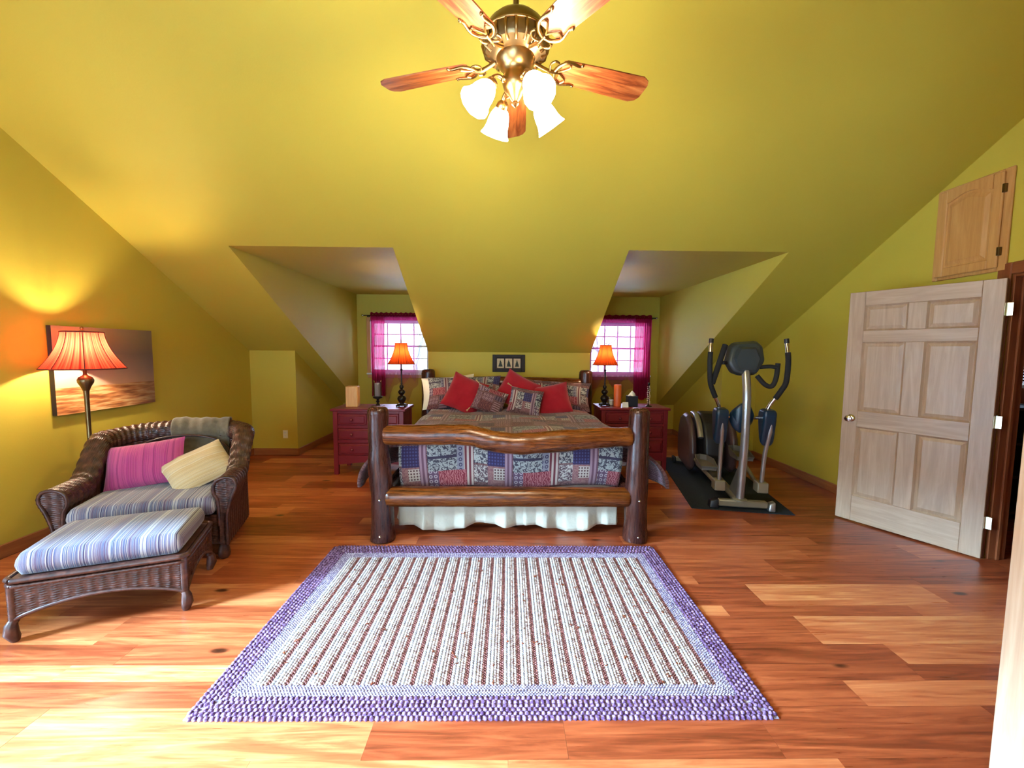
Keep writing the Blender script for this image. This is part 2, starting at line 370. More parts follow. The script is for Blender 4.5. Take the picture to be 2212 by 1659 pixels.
def lampshade(name, c0, c1):
    m = M(name); t = m.t; t.nodes.remove(m.b); out = t.nodes['Material Output']; v = m.coord()
    s = m.sep(v); ang = m.math('ARCTAN2', s[1], s[0]); pleat = m.noise(m.comb(m.math('MULTIPLY', ang, 14.)), 1.0, 2)
    c = m.ramp(pleat, [(.35, c0), (.65, c1)])
    tl = m.n('ShaderNodeBsdfTranslucent'); df = m.n('ShaderNodeBsdfDiffuse'); t.links.new(c, tl.inputs[0]); t.links.new(c, df.inputs[0])
    a = m.n('ShaderNodeMixShader'); a.inputs[0].default_value = .35
    t.links.new(tl.outputs[0], a.inputs[1]); t.links.new(df.outputs[0], a.inputs[2]); t.links.new(a.outputs[0], out.inputs[0]); MAT[name] = m.m
lampshade('shade_red', '#640E0C', '#AC3C28'); lampshade('shade_orange', '#5E1408', '#A23A12')
simple('shade_trim', '#5A1410', .7)
m = M('fan_glass', .4); m.b.inputs['Base Color'].default_value = (.9, .88, .82, 1); m.b.inputs['Emission Color'].default_value = (1.0, .85, .62, 1); m.b.inputs['Emission Strength'].default_value = FAN_E; MAT['fan_glass'] = m.m
# generic seaside dusk canvas (plain stand-in)
m = M('canvas_print', .5, .3); g = m.sep(m.coord('Generated')); y, z = g[1], g[2]
sky = m.ramp(m.math('ADD', z, m.math('MULTIPLY', m.noise(m.coord(), 3, 4), .12)), [(.30, '#E0B08C'), (.5, '#B89484'), (.75, '#8E7870'), (1.0, '#A8906E')])
sand = m.ramp(m.noise(m.map(m.coord(), (1, 2.5, 26)), 1.6, 3), [(.35, '#8E5230'), (.5, '#D08A50'), (.62, '#E8BC84')])
c = m.mix(m.math('GREATER_THAN', m.math('ADD', z, m.math('MULTIPLY', m.noise(m.coord(), 5), .02)), .31), sand, sky)
c = m.mix(m.math('MULTIPLY', m.ramp(y, [(.45, 0.), (.95, 1.)]), .62), c, '#4A443C'); m.col(c); MAT['canvas_print'] = m.m  # near end stays paler: floor lamp's glow painted into the print colour
m = M('tree_tile', .6); g = m.coord('Generated'); sp = m.sep(g)
d = m.math('SUBTRACT', m.math('MULTIPLY', m.math('SUBTRACT', .92, sp[2]), .42), m.math('ABSOLUTE', m.math('SUBTRACT', sp[0], .5)))
d = m.math('ADD', d, m.math('MULTIPLY', m.math('SUBTRACT', m.noise(m.coord(), 60, 3), .5), .22))
k = m.math('MULTIPLY', m.math('GREATER_THAN', d, 0.), m.math('GREATER_THAN', sp[2], .14))
m.col(m.mix(k, m.mix(m.noise(m.coord(), 30), '#B89A70', '#D8C09A'), '#1E2A1C')); MAT['tree_tile'] = m.m
# rug
def rugm(name, a, b):
    m = M(name, .95, .05); r = m.rnd(); r = m.noise(m.vadd(m.coord(), m.comb(m.math('MULTIPLY', r, 9.), m.math('MULTIPLY', r, 23.), 0.)), 70, 2); m.col(m.ramp(r, [(.42, a), (.58, b)])); MAT[name] = m.m
rugm('rug_white', '#9A989C', '#C4C2C4'); rugm('rug_tan', '#745A52', '#B2A49E'); rugm('rug_brown', '#55302A', '#7E504A'); rugm('rug_purple', '#4E3450', '#82688A'); rugm('rug_lavender', '#766A82', '#A49AAA'); rugm('rug_tuft', '#4A2014', '#7A3A24')
# ------------------------------------------------------------------ floor: subfloor and one mesh per plank
floor = struct('floor', G().box(XL-.12, XR+.12, YBACK, YK+.1, -.12, -.021).box(BL-.1, DL1+.1, YK+.1, YB, -.12, -.021).box(DR0-.1, BR+.1, YK+.1, YB, -.12, -.021).box(XR+.12, 5.7, 1.3, 4.1, -.12, -.021), MAT['base_x'])
def plank_geo(L, W, t=.02, c=.0005):
    g = G(); x, y = L/2, W/2
    v = [(-x,-y,-t),(x,-y,-t),(x,y,-t),(-x,y,-t),(-x,-y,-c),(x,-y,-c),(x,y,-c),(-x,y,-c),(-x+c,-y+c,0),(x-c,-y+c,0),(x-c,y-c,0),(-x+c,y-c,0)]
    return g.add(v, [(0,1,5,4),(1,2,6,5),(2,3,7,6),(3,0,4,7),(4,5,9,8),(5,6,10,9),(6,7,11,10),(7,4,8,11),(8,9,10,11)])
rng = random.Random(11); y = 1.2; spare = G()
def row(x0, x1, y, w, joined=None):
    x = x0 + 0.0; first = True
    while x < x1 - .01:
        L = rng.uniform(.75, 1.75) * (rng.uniform(.3, 1) if first else 1); first = False
        if x + L > x1 - .35: L = x1 - x
        g = G().box(-L/2+.0004, L/2-.0004, -w/2+.0004, w/2-.0004, -.02, rng.uniform(-.0004, .0002))
        if joined is None: mk('plank', g, MAT['floor_wood'], floor, loc=(x + L/2, y + w/2, 0))
        else: joined.add([(p[0]+x+L/2, p[1]+y+w/2, p[2]) for p in g.v], g.f)
        x += L
while y < YB - .02:
    w = rng.choice((.10, .14, .14, .23, .23)); w = min(w, YB - y)
    if y < YK < y + w: w = YK - y
    if w < .04: w += .06
    if y < YK - .005: row(XL, XR, y, w)
    else: row(BL, DL1, y, w); row(DR0, BR, y, w)
    y += w
y = YBACK
while y < 1.2 - .02:
    w = min(rng.choice((.10, .14, .23)), 1.2 - y); row(XL, XR, y, w, spare); y += w
y = 1.4
while y < 4.0 - .02:
    w = min(rng.choice((.10, .14, .23)), 4.0 - y); row(XR + .001, 5.6, y, w, spare); y += w
sp = mk('plank_field', spare, MAT['floor_wood'], floor); sp['kind'] = 'stuff'

# ------------------------------------------------------------------ ceiling, dormers, walls
T = .12
def slope(g, x0, x1, y0, y1):
    return g.prism([(y0, roof(y0)), (y1, roof(y1)), (y1, roof(y1)+T), (y0, roof(y0)+T)], x0, x1, 'x')
g = G()
slope(g, XL-T, XR+T, RIDGE, Y_D)
for a, b in ((XL-T, DL0-.05), (DL1+.1, DR0-.1), (DR1+.05, XR+T)): slope(g, a, b, Y_D, YK)
for a, b in ((BL-T, DL0-.05), (DR1+.05, BR+T)): slope(g, a, b, YK, YB)
def rslope(y0, y1, x0, x1): g.prism([(y0, roof(y0)), (y1, roof(y1)), (y1, roof(y1)+T), (y0, roof(y0)+T)], x0, x1, 'x')
rslope(RYD, RIDGE, XL-T, XR+T); rslope(YBACK, RYD, XL-T, RW0-.1); rslope(YBACK, RYD, RW1+.1, XR+T)
struct('ceiling', g, MAT['paint'])
for nm, a, b in (('ceiling_dormer_west', DL0, DL1), ('ceiling_dormer_east', DR0, DR1)):
    struct(nm, G().box(a-.1, b+.1, Y_D-.0, YB+T, ZD, ZD+.1), MAT['paint'])
def cheek(nm, poly, x, out): struct(nm, G().prism(poly, min(x, x+out), max(x, x+out), 'x'), MAT['paint'])
tri = [(Y_D, ZD), (YB, roof(YB)), (YB, ZD)]; full = [(Y_D, ZD), (YK, ZK), (YK, 0), (YB, 0), (YB, ZD)]
cheek('wall_dormer_west_outer', tri, DL0, -.05); cheek('wall_dormer_west_inner', full, DL1, .1)
cheek('wall_dormer_east_inner', full, DR0, -.1); cheek('wall_dormer_east_outer', tri, DR1, .05)
side = [(YK, 0), (YB, 0), (YB, roof(YB)), (YK, ZK)]
cheek('wall_nook_west', side, BL, -.1); cheek('wall_nook_east', side, BR, .1)
struct('wall_bed', G().box(DL1+.1, DR0-.1, YK, YK+T, 0, ZK+.06), MAT['paint'])
struct('wall_knee_west', G().box(XL-T, BL-.1, YK, YK+T, 0, ZK+.06), MAT['paint'])
struct('wall_knee_east', G().box(BR+.1, XR+T, YK, YK+T, 0, ZK+.06), MAT['paint'])
for nm, w, a, b in (('wall_window_west', WIN_L, BL-.1, DL1+.1), ('wall_window_east', WIN_R, DR0-.1, BR+.1)):
    g = G().box(a, w[0], YB, YB+T, 0, ZD).box(w[1], b, YB, YB+T, 0, ZD).box(w[0], w[1], YB, YB+T, 0, w[2]).box(w[0], w[1], YB, YB+T, w[3], ZD)
    struct(nm, g, MAT['paint'])
def gable(g, x0, x1, y0, y1, zlo):
    ys = [y0] + ([RIDGE] if y0 < RIDGE < y1 else []) + [y1]
    return g.prism([(y0, zlo)] + [(y1, zlo)] + [(q, roof(q)+.05) for q in reversed(ys)], x0, x1, 'x')
g = G(); gable(g, XL-T, XL, YBACK-T, GD0, 0); gable(g, XL-T, XL, GD0, GD1, GDZ); gable(g, XL-T, XL, GD1, YK+T, 0)
struct('wall_left', g, MAT['paint'])
DO0, DO1, DOZ = 2.04, 2.95, 2.065
g = G(); gable(g, XR, XR+T, YBACK-T, DO0, 0); gable(g, XR, XR+T, DO0, DO1, DOZ); gable(g, XR, XR+T, DO1, YK+T, 0)
struct('wall_right', g, MAT['paint'])
struct('wall_back', G().box(XL-T, RW0, YBACK-T, YBACK, 0, roof(YBACK)+.06).box(RW1, XR+T, YBACK-T, YBACK, 0, roof(YBACK)+.06).box(RW0, RW1, YBACK-T, YBACK, 0, RWZ0).box(RW0, RW1, YBACK-T, YBACK, RWZ1, RZ+.05), MAT['paint'])
struct('ceiling_dormer_added', G().box(RW0-.1, RW1+.1, YBACK-T, RYD, RZ, RZ+.1), MAT['paint'])
rt = [(RYD, RZ), (YBACK-T, RZ), (YBACK-T, roof(YBACK-T))]
cheek('wall_dormer_added_west', rt, RW0, -.1); cheek('wall_dormer_added_east', rt, RW1, .1)
rw = struct('window_5_added', G().box(RW0, RW0+.05, YBACK-.1, YBACK-.02, RWZ0, RWZ1).box(RW1-.05, RW1, YBACK-.1, YBACK-.02, RWZ0, RWZ1).box(RW0, RW1, YBACK-.1, YBACK-.02, RWZ0, RWZ0+.05).box(RW0, RW1, YBACK-.1, YBACK-.02, RWZ1-.05, RWZ1), MAT['white_paint'])
for i in range(4):
    a = RW0+.05+(RW1-RW0-.1)*i/4; c = RW0+.05+(RW1-RW0-.1)*(i+1)/4
    lf = mk('sash', G().box(a, a+.05, YBACK-.08, YBACK-.04, RWZ0+.05, RWZ1-.05).box(c-.05, c, YBACK-.08, YBACK-.04, RWZ0+.05, RWZ1-.05).box(a+.05, c-.05, YBACK-.08, YBACK-.04, RWZ0+.05, RWZ0+.11).box(a+.05, c-.05, YBACK-.08, YBACK-.04, RWZ1-.11, RWZ1-.05), MAT['white_paint'], rw)
    mk('pane', G().box(a+.05, c-.05, YBACK-.062, YBACK-.058, RWZ0+.11, RWZ1-.11), MAT['pane_glass'], lf)
PX, PY = 1.74, 1.25
struct('wall_partition', G().prism([(PX+.02, 0), (XR, 0), (XR, roof(PY)), (PX+.02, roof(PY))], PY+.015, PY+.115, 'y'), MAT['paint'])
tr = struct('trim_1', G().cbox(PX, PX+.022, PY+.004, PY+.125, 0, 2.1), MAT['pale_trim'], label='pale wooden end board of the short partition wall')
mk('casing_board', G().cbox(PX+.002, PX+.034, PY-.018, PY+.015, 0, 2.12).cbox(PX+.040, PX+.10, PY-.012, PY+.015, 0, 2.12), MAT['pale_trim'], tr)
# closet shell behind the right wall
g = G().box(5.6, 5.7, 1.3, 4.1, 0, 2.4).box(XR+T, 5.7, 1.3, 1.4, 0, 2.4).box(XR+T, 4.5, 4.0, 4.1, 0, 2.4).box(4.5, 5.4, 4.0, 4.1, 0, 1.18).box(4.5, 5.4, 4.0, 4.1, 1.95, 2.4).box(5.4, 5.7, 4.0, 4.1, 0, 2.4)
struct('wall_closet', g, MAT['closet_paint']); struct('ceiling_closet', G().box(XR+T, 5.7, 1.3, 4.1, 2.4, 2.5), MAT['closet_paint'])
portal((4.95, 4.08, 1.56), (-PI/2, 0, 0), .9, .77)
# baseboards
def base(nm, x0, x1, y0, y1, m): struct(nm, G().cbox(x0, x1, y0, y1, 0, .1, .006), MAT[m])
b = .016
base('baseboard_left', XL, XL+b, GD1+.12, YK, 'base_y'); base('baseboard_knee_west', XL+b, BL+b, YK-b, YK, 'base_x')
base('baseboard_nook_west', BL, BL+b, YK, YB, 'base_y'); base('baseboard_bed', DL1-b, DR0+b, YK-b, YK, 'base_x')
base('baseboard_dormer_west', BL+b, DL1, YB-b, YB, 'base_x'); base('baseboard_dormer_east', DR0, BR-b, YB-b, YB, 'base_x')
base('baseboard_nook_east', BR-b, BR, YK, YB, 'base_y'); base('baseboard_knee_east', BR-b, XR-b, YK-b, YK, 'base_x')
base('baseboard_right', XR-b, XR, DO1+.1, YK, 'base_y'); base('baseboard_partition', PX+.11, XR, PY-.001, PY+.014, 'base_x')

# ------------------------------------------------------------------ windows
def sash_window(nm, w):
    x0, x1, z0, z1 = w; zm = (z0+z1)/2 + .01
    g = G().box(x0, x0+.025, YB+.01, YB+.1, z0, z1).box(x1-.025, x1, YB+.01, YB+.1, z0, z1).box(x0, x1, YB+.01, YB+.1, z1-.025, z1).box(x0, x1, YB+.01, YB+.1, z0, z0+.025)
    root = struct(nm, g, MAT['white_paint'])
    mk('window_sill', G().cbox(x0-.06, x1+.06, YB-.045, YB+.01, z0-.03, z0, .005), MAT['white_paint'], root)
    mk('window_casing', G().cbox(x0-.055, x0, YB-.018, YB, z0, z1+.05, .004).cbox(x1, x1+.055, YB-.018, YB, z0, z1+.05, .004).cbox(x0, x1, YB-.018, YB, z1, z1+.05, .004).cbox(x0-.05, x1+.05, YB-.014, YB, z0-.09, z0-.03, .004), MAT['oak_z'], root)
    for a, b_, yo in ((z0+.025, zm+.015, .03), (zm-.015, z1-.025, .062)):
        xa, xb = x0+.025, x1-.025; s = .032
        sh = mk('sash', G().box(xa, xa+s, YB+yo, YB+yo+.03, a, b_).box(xb-s, xb, YB+yo, YB+yo+.03, a, b_).box(xa+s, xb-s, YB+yo, YB+yo+.03, a, a+s).box(xa+s, xb-s, YB+yo, YB+yo+.03, b_-s, b_), MAT['white_paint'], root)
        ca, cb, da, db = xa+s, xb-s, a+s, b_-s
        for i in range(1, 4): x = ca+(cb-ca)*i/4; mk('muntin', G().box(x-.010, x+.010, YB+yo+.006, YB+yo+.024, da, db), MAT['white_paint'], sh)
        z = (da+db)/2; mk('muntin', G().box(ca, cb, YB+yo+.007, YB+yo+.023, z-.010, z+.010), MAT['white_paint'], sh)
        for i in range(4):
            for j in range(2):
                mk('pane', G().box(ca+(cb-ca)*i/4+.010, ca+(cb-ca)*(i+1)/4-.010, YB+yo+.013, YB+yo+.017, da+(db-da)*j/2+.010, da+(db-da)*(j+1)/2-.010), MAT['pane_glass'], sh)
sash_window('window_1', WIN_L); sash_window('window_2', WIN_R)
# balcony door beside the camera: three glazed leaves
g = G().box(XL-.1, XL-.01, GD0, GD0+.04, 0, GDZ).box(XL-.1, XL-.01, GD1-.04, GD1, 0, GDZ).box(XL-.1, XL-.01, GD0, GD1, GDZ-.04, GDZ).box(XL-.1, XL-.01, GD0, GD1, 0, .03)
bd = struct('window_3', g, MAT['white_paint'])
for i in range(3):
    a = GD0+.04+(GD1-GD0-.08)*i/3; c = GD0+.04+(GD1-GD0-.08)*(i+1)/3
    lf = mk('leaf', G().box(XL-.08, XL-.04, a, a+.07, .03, GDZ-.04).box(XL-.08, XL-.04, c-.07, c, .03, GDZ-.04).box(XL-.08, XL-.04, a+.07, c-.07, .03, .18).box(XL-.08, XL-.04, a+.07, c-.07, GDZ-.12, GDZ-.04), MAT['white_paint'], bd)
    mk('pane', G().box(XL-.062, XL-.058, a+.07, c-.07, .18, GDZ-.12), MAT['pane_glass'], lf)
# closet window with blinds
cw = struct('window_4', G().box(4.5, 4.54, 4.0, 4.1, 1.18, 1.95).box(5.36, 5.4, 4.0, 4.1, 1.18, 1.95).box(4.5, 5.4, 4.0, 4.1, 1.18, 1.22).box(4.5, 5.4, 4.0, 4.1, 1.91, 1.95), MAT['white_paint'])
sl = mk('blind_slat', G().add([(4.55, 3.970, -.005), (5.35, 3.970, -.005), (5.35, 3.992, .005), (4.55, 3.992, .005), (4.55, 3.970, -.007), (5.35, 3.970, -.007), (5.35, 3.992, .003), (4.55, 3.992, .003)], [(0,1,2,3),(7,6,5,4),(0,4,5,1),(1,5,6,2),(2,6,7,3),(3,7,4,0)]), MAT['blind'], cw, loc=(0, 0, 1.24))
for i in range(1, 24): o = sl.copy(); COL.objects.link(o); o.parent = cw; o.location = (0, 0, 1.24 + i*.029)
mk('head_rail', G().cbox(4.53, 5.37, 3.965, 3.998, 1.92, 1.96), MAT['blind'], cw)
mk('pane', G().box(4.54, 5.36, 4.05, 4.055, 1.22, 1.91), MAT['pane_glass'], cw)

# ------------------------------------------------------------------ doorway, open six-panel door
cs = struct('trim_2', G().cbox(XR-.018, XR, DO1, DO1+.085, 0, DOZ+.085).cbox(XR-.018, XR, DO0-.085, DO0, 0, DOZ+.085), MAT['casing_z'], label='dark brown wooden casing around the closet doorway')
mk('head_casing', G().cbox(XR-.018, XR, DO0, DO1, DOZ, DOZ+.085), MAT['casing_y'], cs)
mk('jamb', G().cbox(XR-.004, XR+T+.004, DO1-.02, DO1+.001, 0, DOZ, .003).cbox(XR-.004, XR+T+.004, DO0-.001, DO0+.02, 0, DOZ, .003).cbox(XR+.045, XR+.07, DO1-.033, DO1-.02, 0, DOZ-.02, .003), MAT['casing_z'], cs)
mk('head_jamb', G().cbox(XR-.004, XR+T+.004, DO0+.02, DO1-.02, DOZ-.02, DOZ+.001, .003), MAT['casing_y'], cs)
HX, HY = XR-.06, DO1-.025
EX, EY = 3.055, 3.735
DW = math.hypot(EX-HX, EY-HY); ang = math.atan2(EY-HY, EX-HX)
door = bpy.data.objects.new('door_1', None); link(door); door.location = (HX, HY, 0); door.rotation_euler = (0, 0, ang); tag(door, 'pale wooden six-panel door standing open on its hinges', None, None, 'structure')
DT = .036; DH0, DH1 = .012, 2.035
xs = [0, .115, .115+(DW-.345)/2, .23+(DW-.345)/2, DW-.115, DW]; 
zr = [(DH0, .24), (.86, 1.0), (1.60, 1.70), (1.915, DH1)]
for a, c in ((0, .115), (DW-.115, DW)): mk('stile', G().cbox(a, c, -DT/2, DT/2, DH0, DH1, .003), MAT['door_z'], door)
for a, c in zr: mk('rail', G().cbox(.1151, DW-.1151, -DT/2, DT/2, a, c, .003), MAT['door_x'], door)
for a, c in ((.24, .86), (1.0, 1.60), (1.70, 1.915)):
    mk('mullion', G().cbox(xs[2], xs[3], -DT/2, DT/2, a+.0005, c-.0005, .003), MAT['door_z'], door)
    for x0, x1 in ((.115, xs[2]), (xs[3], DW-.115)):
        q = .038; g = G()
        g.hull([(x, y_, z) for x, z, y_ in [(x0, a, .006), (x1, a, .006), (x0, c, .006), (x1, c, .006), (x0, a, -.006), (x1, a, -.006), (x0, c, -.006), (x1, c, -.006)]])
        for sgn in (1, -1):
            g.hull([(x, sgn*.0055, z) for x in (x0+.012, x1-.012) for z in (a+.012, c-.012)] + [(x, sgn*.014, z) for x in (x0+q, x1-q) for z in (a+q, c-q)])
        mk('panel', g, MAT['door_z'], door)
        # sticking moulding round the panel
        g = G()
        for sgn in (1, -1):
            yy = sgn*.011
            g.hull([(x0, sgn*.006, z) for z in (a, c)] + [(x0, sgn*.0165, z) for z in (a, c)] + [(x0+.012, sgn*.006, a+.012), (x0+.012, sgn*.006, c-.012)])
            g.hull([(x1, sgn*.006, z) for z in (a, c)] + [(x1, sgn*.0165, z) for z in (a, c)] + [(x1-.012, sgn*.006, a+.012), (x1-.012, sgn*.006, c-.012)])
            g.hull([(x, sgn*.006, a) for x in (x0, x1)] + [(x, sgn*.0165, a) for x in (x0, x1)] + [(x0+.012, sgn*.006, a+.012), (x1-.012, sgn*.006, a+.012)])
            g.hull([(x, sgn*.006, c) for x in (x0, x1)] + [(x, sgn*.0165, c) for x in (x0, x1)] + [(x0+.012, sgn*.006, c-.012), (x1-.012, sgn*.006, c-.012)])
        mk('panel_moulding', g, MAT['door_z'], door)
Rx = Matrix.Rotation(PI/2, 4, 'X')
g = G()
for sgn in (1, -1):
    g.lathe([(.03, .0), (.032, .004), (.026, .01), (.011, .014), (.010, .032), (.022, .04), (.029, .052), (.026, .064), (.012, .07), (.001, .0705)], 18, (DW-.07, sgn*DT/2, .93), Matrix.Rotation(-sgn*PI/2, 3, 'X'))
kn = mk('door_knob', g, MAT['chrome'], door, 40); tag(kn, 'shiny silver door knob')
for z in (.28, 1.02, 1.82):
    g = G().cbox(-.034, -.0005, -.016, -.012, z-.045, z+.045, .001).cbox(-.0008, .0, -DT/2, DT/2, z-.045, z+.045, .0002)
    g.tube([(-.006, -DT/2-.006, z-.047), (-.006, -DT/2-.006, z+.047)], .006, 10)
    mk('hinge', g, MAT['hinge'], door)

# attic access cupboard above the door, on the right wall
ac = thing('access_cupboard', 'golden oak cupboard door with arched raised panel set high on the wall', 'cupboard', (XR, 3.245, 2.10))
# local: x into room is -X; y along wall (positive = away)
g = G().cbox(-.02, 0, -.26, .26, 0, .045).cbox(-.02, 0, -.26, -.205, .045, .72).cbox(-.02, 0, .215, .26, .045, .72).cbox(-.02, 0, -.26, .26, .68, .72)
mk('face_frame', G().cbox(-.02, 0, -.26, -.2, 0, .72).cbox(-.02, 0, .22, .26, 0, .72).cbox(-.02, 0, -.2, .22, 0, .04).cbox(-.02, 0, -.2, .22, .685, .72), MAT['oak_z'], ac)
dr = mk('cupboard_door', G().cbox(-.04, -.0202, -.215, -.15, .025, .70).cbox(-.04, -.0202, .165, .23, .025, .70).cbox(-.04, -.0202, -.15, .165, .025, .095).prism([(-.15, .70), (-.15, .60)] + [(-.15+.315*i/12, .60+.045*math.sin(PI*i/12)**1.5) for i in range(1, 12)] + [(.165, .60), (.165, .70)], -.04, -.0202, 'x').box(-.03, -.022, -.15, .165, .09, .66), MAT['oak_z'], ac)
pp = [(-.135, .11), (.15, .11), (.15, .585)] + [(.15-.285*i/12, .585+.045*math.sin(PI*i/12)**1.5) for i in range(1, 12)] + [(-.135, .585)]
cxm, czm = .0075, .35
g = G(); n = len(pp); inn = [(cxm+(p[0]-cxm)*.80, czm+(p[1]-czm)*.88) for p in pp]
g.add([(-.030, p[0], p[1]) for p in pp] + [(-.0405, p[0], p[1]) for p in inn], [(i, (i+1) % n, n+(i+1) % n, n+i) for i in range(n)] + [tuple(range(n, 2*n))])
mk('raised_panel', g, MAT['oak_z'], dr)
for z in (.14, .58): mk('hinge', G().cbox(-.045, -.02, -.232, -.212, z-.03, z+.03, .003), MAT['bronze'], dr)

# electrical outlet on the west knee wall
o = thing('electrical_outlet', 'ivory duplex electrical outlet plate low on the knee wall', 'outlet', (-3.12, YK, .30))
mk('wall_plate', G().cbox(-.035, .035, -.006, 0, -.058, .058, .003), MAT['ivory'], o)
for z in (-.022, .022): s_ = mk('socket', G().cbox(-.017, .017, -.009, -.0055, z-.014, z+.014, .003), MAT['white_paint'], o); mk('slot', G().box(-.008, -.006, -.0095, -.0085, z-.004, z+.006).box(.006, .008, -.0095, -.0085, z-.004, z+.006), MAT['black_plastic'], s_)

# ------------------------------------------------------------------ outside: ground, bare trees
struct('ground', G().box(-60, 60, YB+.5, 120, -3.2, -3.0).box(-60, XL-.6, -60, YB+.4, -3.2, -3.0).box(XL-.6, 60, -60, YBACK-.6, -3.2, -3.0), MAT['snow'])
def tree(x, y, h, seed, label):
    r = random.Random(seed); t = thing('bare_tree', label, 'tree', (x, y, -3.0), 0, 'bare trees outside the dormer windows')
    p = [(0, 0, 0)]; 
    for i in range(1, 7): p.append((r.uniform(-.1, .1)*i*.5, r.uniform(-.1, .1)*i*.5, h*i/6))
    mk('trunk', G().tube(p, [.11*(1-i/7.5) for i in range(7)], 7), MAT['bark'], t, 60)
    for k in range(9):
        i = r.randint(2, 5); a = r.uniform(0, 2*PI); L = r.uniform(.8, 2.0); q = Vector(p[i])
        mk('branch', G().tube([q, q+Vector((math.cos(a)*L*.5, math.sin(a)*L*.5, L*.3)), q+Vector((math.cos(a)*L*.8, math.sin(a)*L*.8, L*.9))], [.04, .025, .008], 5), MAT['bark'], t, 60)
for i, (x, y, h) in enumerate(((-5.6, 17, 9), (-3.0, 14.5, 8), (-4.3, 23, 10), (2.9, 15, 8.5), (4.2, 19.5, 9), (5.6, 15.5, 9))):
    tree(x, y, h, i+3, 'leafless tree in daylight outside the window ' + ('behind the hurricane candle holder' if x < 0 else 'behind the orange pillar candle'))

# ------------------------------------------------------------------ braided rug
RX0, RX1, RY0, RY1 = -1.30, 1.135, 1.593, 3.113
rug = thing('braided_rug', 'large striped braided rug with purple border at the foot of the bed', 'rug', ((RX0+RX1)/2, (RY0+RY1)/2, 0))
RW, RD = RX1-RX0, RY1-RY0
mk('backing', G().box(-RW/2+.004, RW/2-.004, -RD/2+.004, RD/2-.004, .0005, .004), MAT['rug_lavender'], rug)
def lump():
    v = [(math.cos(2*PI*k/6), math.sin(2*PI*k/6), -.3) for k in range(6)] + [(.72*math.cos(2*PI*k/6), .72*math.sin(2*PI*k/6), .62) for k in range(6)] + [(0, 0, 1)]
    f = [(k, (k+1) % 6, 6+(k+1) % 6) for k in range(6)] + [(k, 6+(k+1) % 6, 6+k) for k in range(6)] + [(6+k, 6+(k+1) % 6, 12) for k in range(6)]
    return np.array(v), np.array(f)
LV, LF = lump()
def lumps(items):
    """items: (x,y,z, rx, ry, rz, angle)"""
    V = []; F = []
    for i, (x, y, z, a, b, c, an) in enumerate(items):
        p = LV*np.array([a, b, c]); ca, sa = math.cos(an), math.sin(an)
        V.append(np.stack([p[:, 0]*ca-p[:, 1]*sa+x, p[:, 0]*sa+p[:, 1]*ca+y, p[:, 2]+z], 1)); F.append(LF+i*len(LV))
    return np.concatenate(V), np.concatenate(F)
def braid_items(L, w, pitch, h, r, wob=0):
    it = []; n = int(L/pitch)
    for i in range(n):
        y = -L/2 + pitch*(i+.5)
        for s in (-1, 1): it.append((s*w*.25 + wob*math.sin(y*3), y + (s*.25)*pitch, .004, w*.30*r.uniform(.92, 1.08), pitch*.62, h*r.uniform(.85, 1.1), s*.6))
    return it
r = random.Random(5)
BO, BI = .115, .062                         # purple band, lavender band
IW, ID = RW-2*(BO+BI), RD-2*(BO+BI)
kinds = [('rug_white', .036), ('rug_tan', .027), ('rug_brown', .016)]
variants = {k: [mesh_np('braid_'+k, *lumps(braid_items(ID, w, .0155, .007, r, .002))) for _ in range(3)] for k, w in kinds}
for k, w in kinds:
    for me in variants[k]: me.shade_smooth()
x = -IW/2; i = 0
period = sum(w for _, w in kinds); reps = round(IW/period); fac = IW/(reps*period)
while i < reps*3:
    k, w = kinds[i % 3]; me = variants[k][r.randint(0, 2)]
    mm = MAT[k] if not (k == 'rug_tan' and r.random() < .2) else MAT['rug_brown']
    if not me.materials: me.materials.append(MAT[k])
    o = link(bpy.data.objects.new('braid_strip', me), rug); o.location = (x + w*fac/2, 0, 0); o.scale = (fac, 1, 1)
    x += w*fac; i += 1
def loop_row(off, w, pitch, h, mat, name):
    it = []; hx, hy = RW/2-off, RD/2-off
    for (ax, ay, bx, by) in ((-hx, -hy, hx, -hy), (hx, -hy, hx, hy), (hx, hy, -hx, hy), (-hx, hy, -hx, -hy)):
        L = math.hypot(bx-ax, by-ay); n = int(L/pitch); d = ((bx-ax)/L, (by-ay)/L); an = math.atan2(d[1], d[0])
        for i in range(n):
            t = (i+.5)*L/n
            for s in (-1, 1):
                nx, ny = -d[1]*s*w*.25, d[0]*s*w*.25
                it.append((ax+d[0]*(t+s*.25*pitch)+nx, ay+d[1]*(t+s*.25*pitch)+ny, .004, pitch*.6, w*.31, h*r.uniform(.85, 1.1), an+s*.55))
    o = mk(name, lumps(it), MAT[mat], rug, 180)
q = BO/3
for k in range(3): loop_row(q*(k+.5), q, .023, .010, 'rug_purple', 'border_braid')
q = BI/4
for k in range(4): loop_row(BO+q*(k+.5), q, .014, .006, 'rug_lavender', 'inner_border_braid')
it = []
for _ in range(90):
    x, y = r.uniform(-IW/2, IW/2), r.uniform(-ID/2, ID/2); a = r.uniform(0, 6.3)
    for _ in range(r.randint(2, 4)): it.append((x+r.uniform(-.008, .008), y+r.uniform(-.008, .008), .009, r.uniform(.004, .012), r.uniform(.0015, .004), .003, a+r.uniform(-.9, .9)))
o = mk('rag_ends', lumps(it), MAT['rug_tuft'], rug); o['kind'] = 'stuff'; tag(o, 'loose brown rag ends scattered over the stripes')

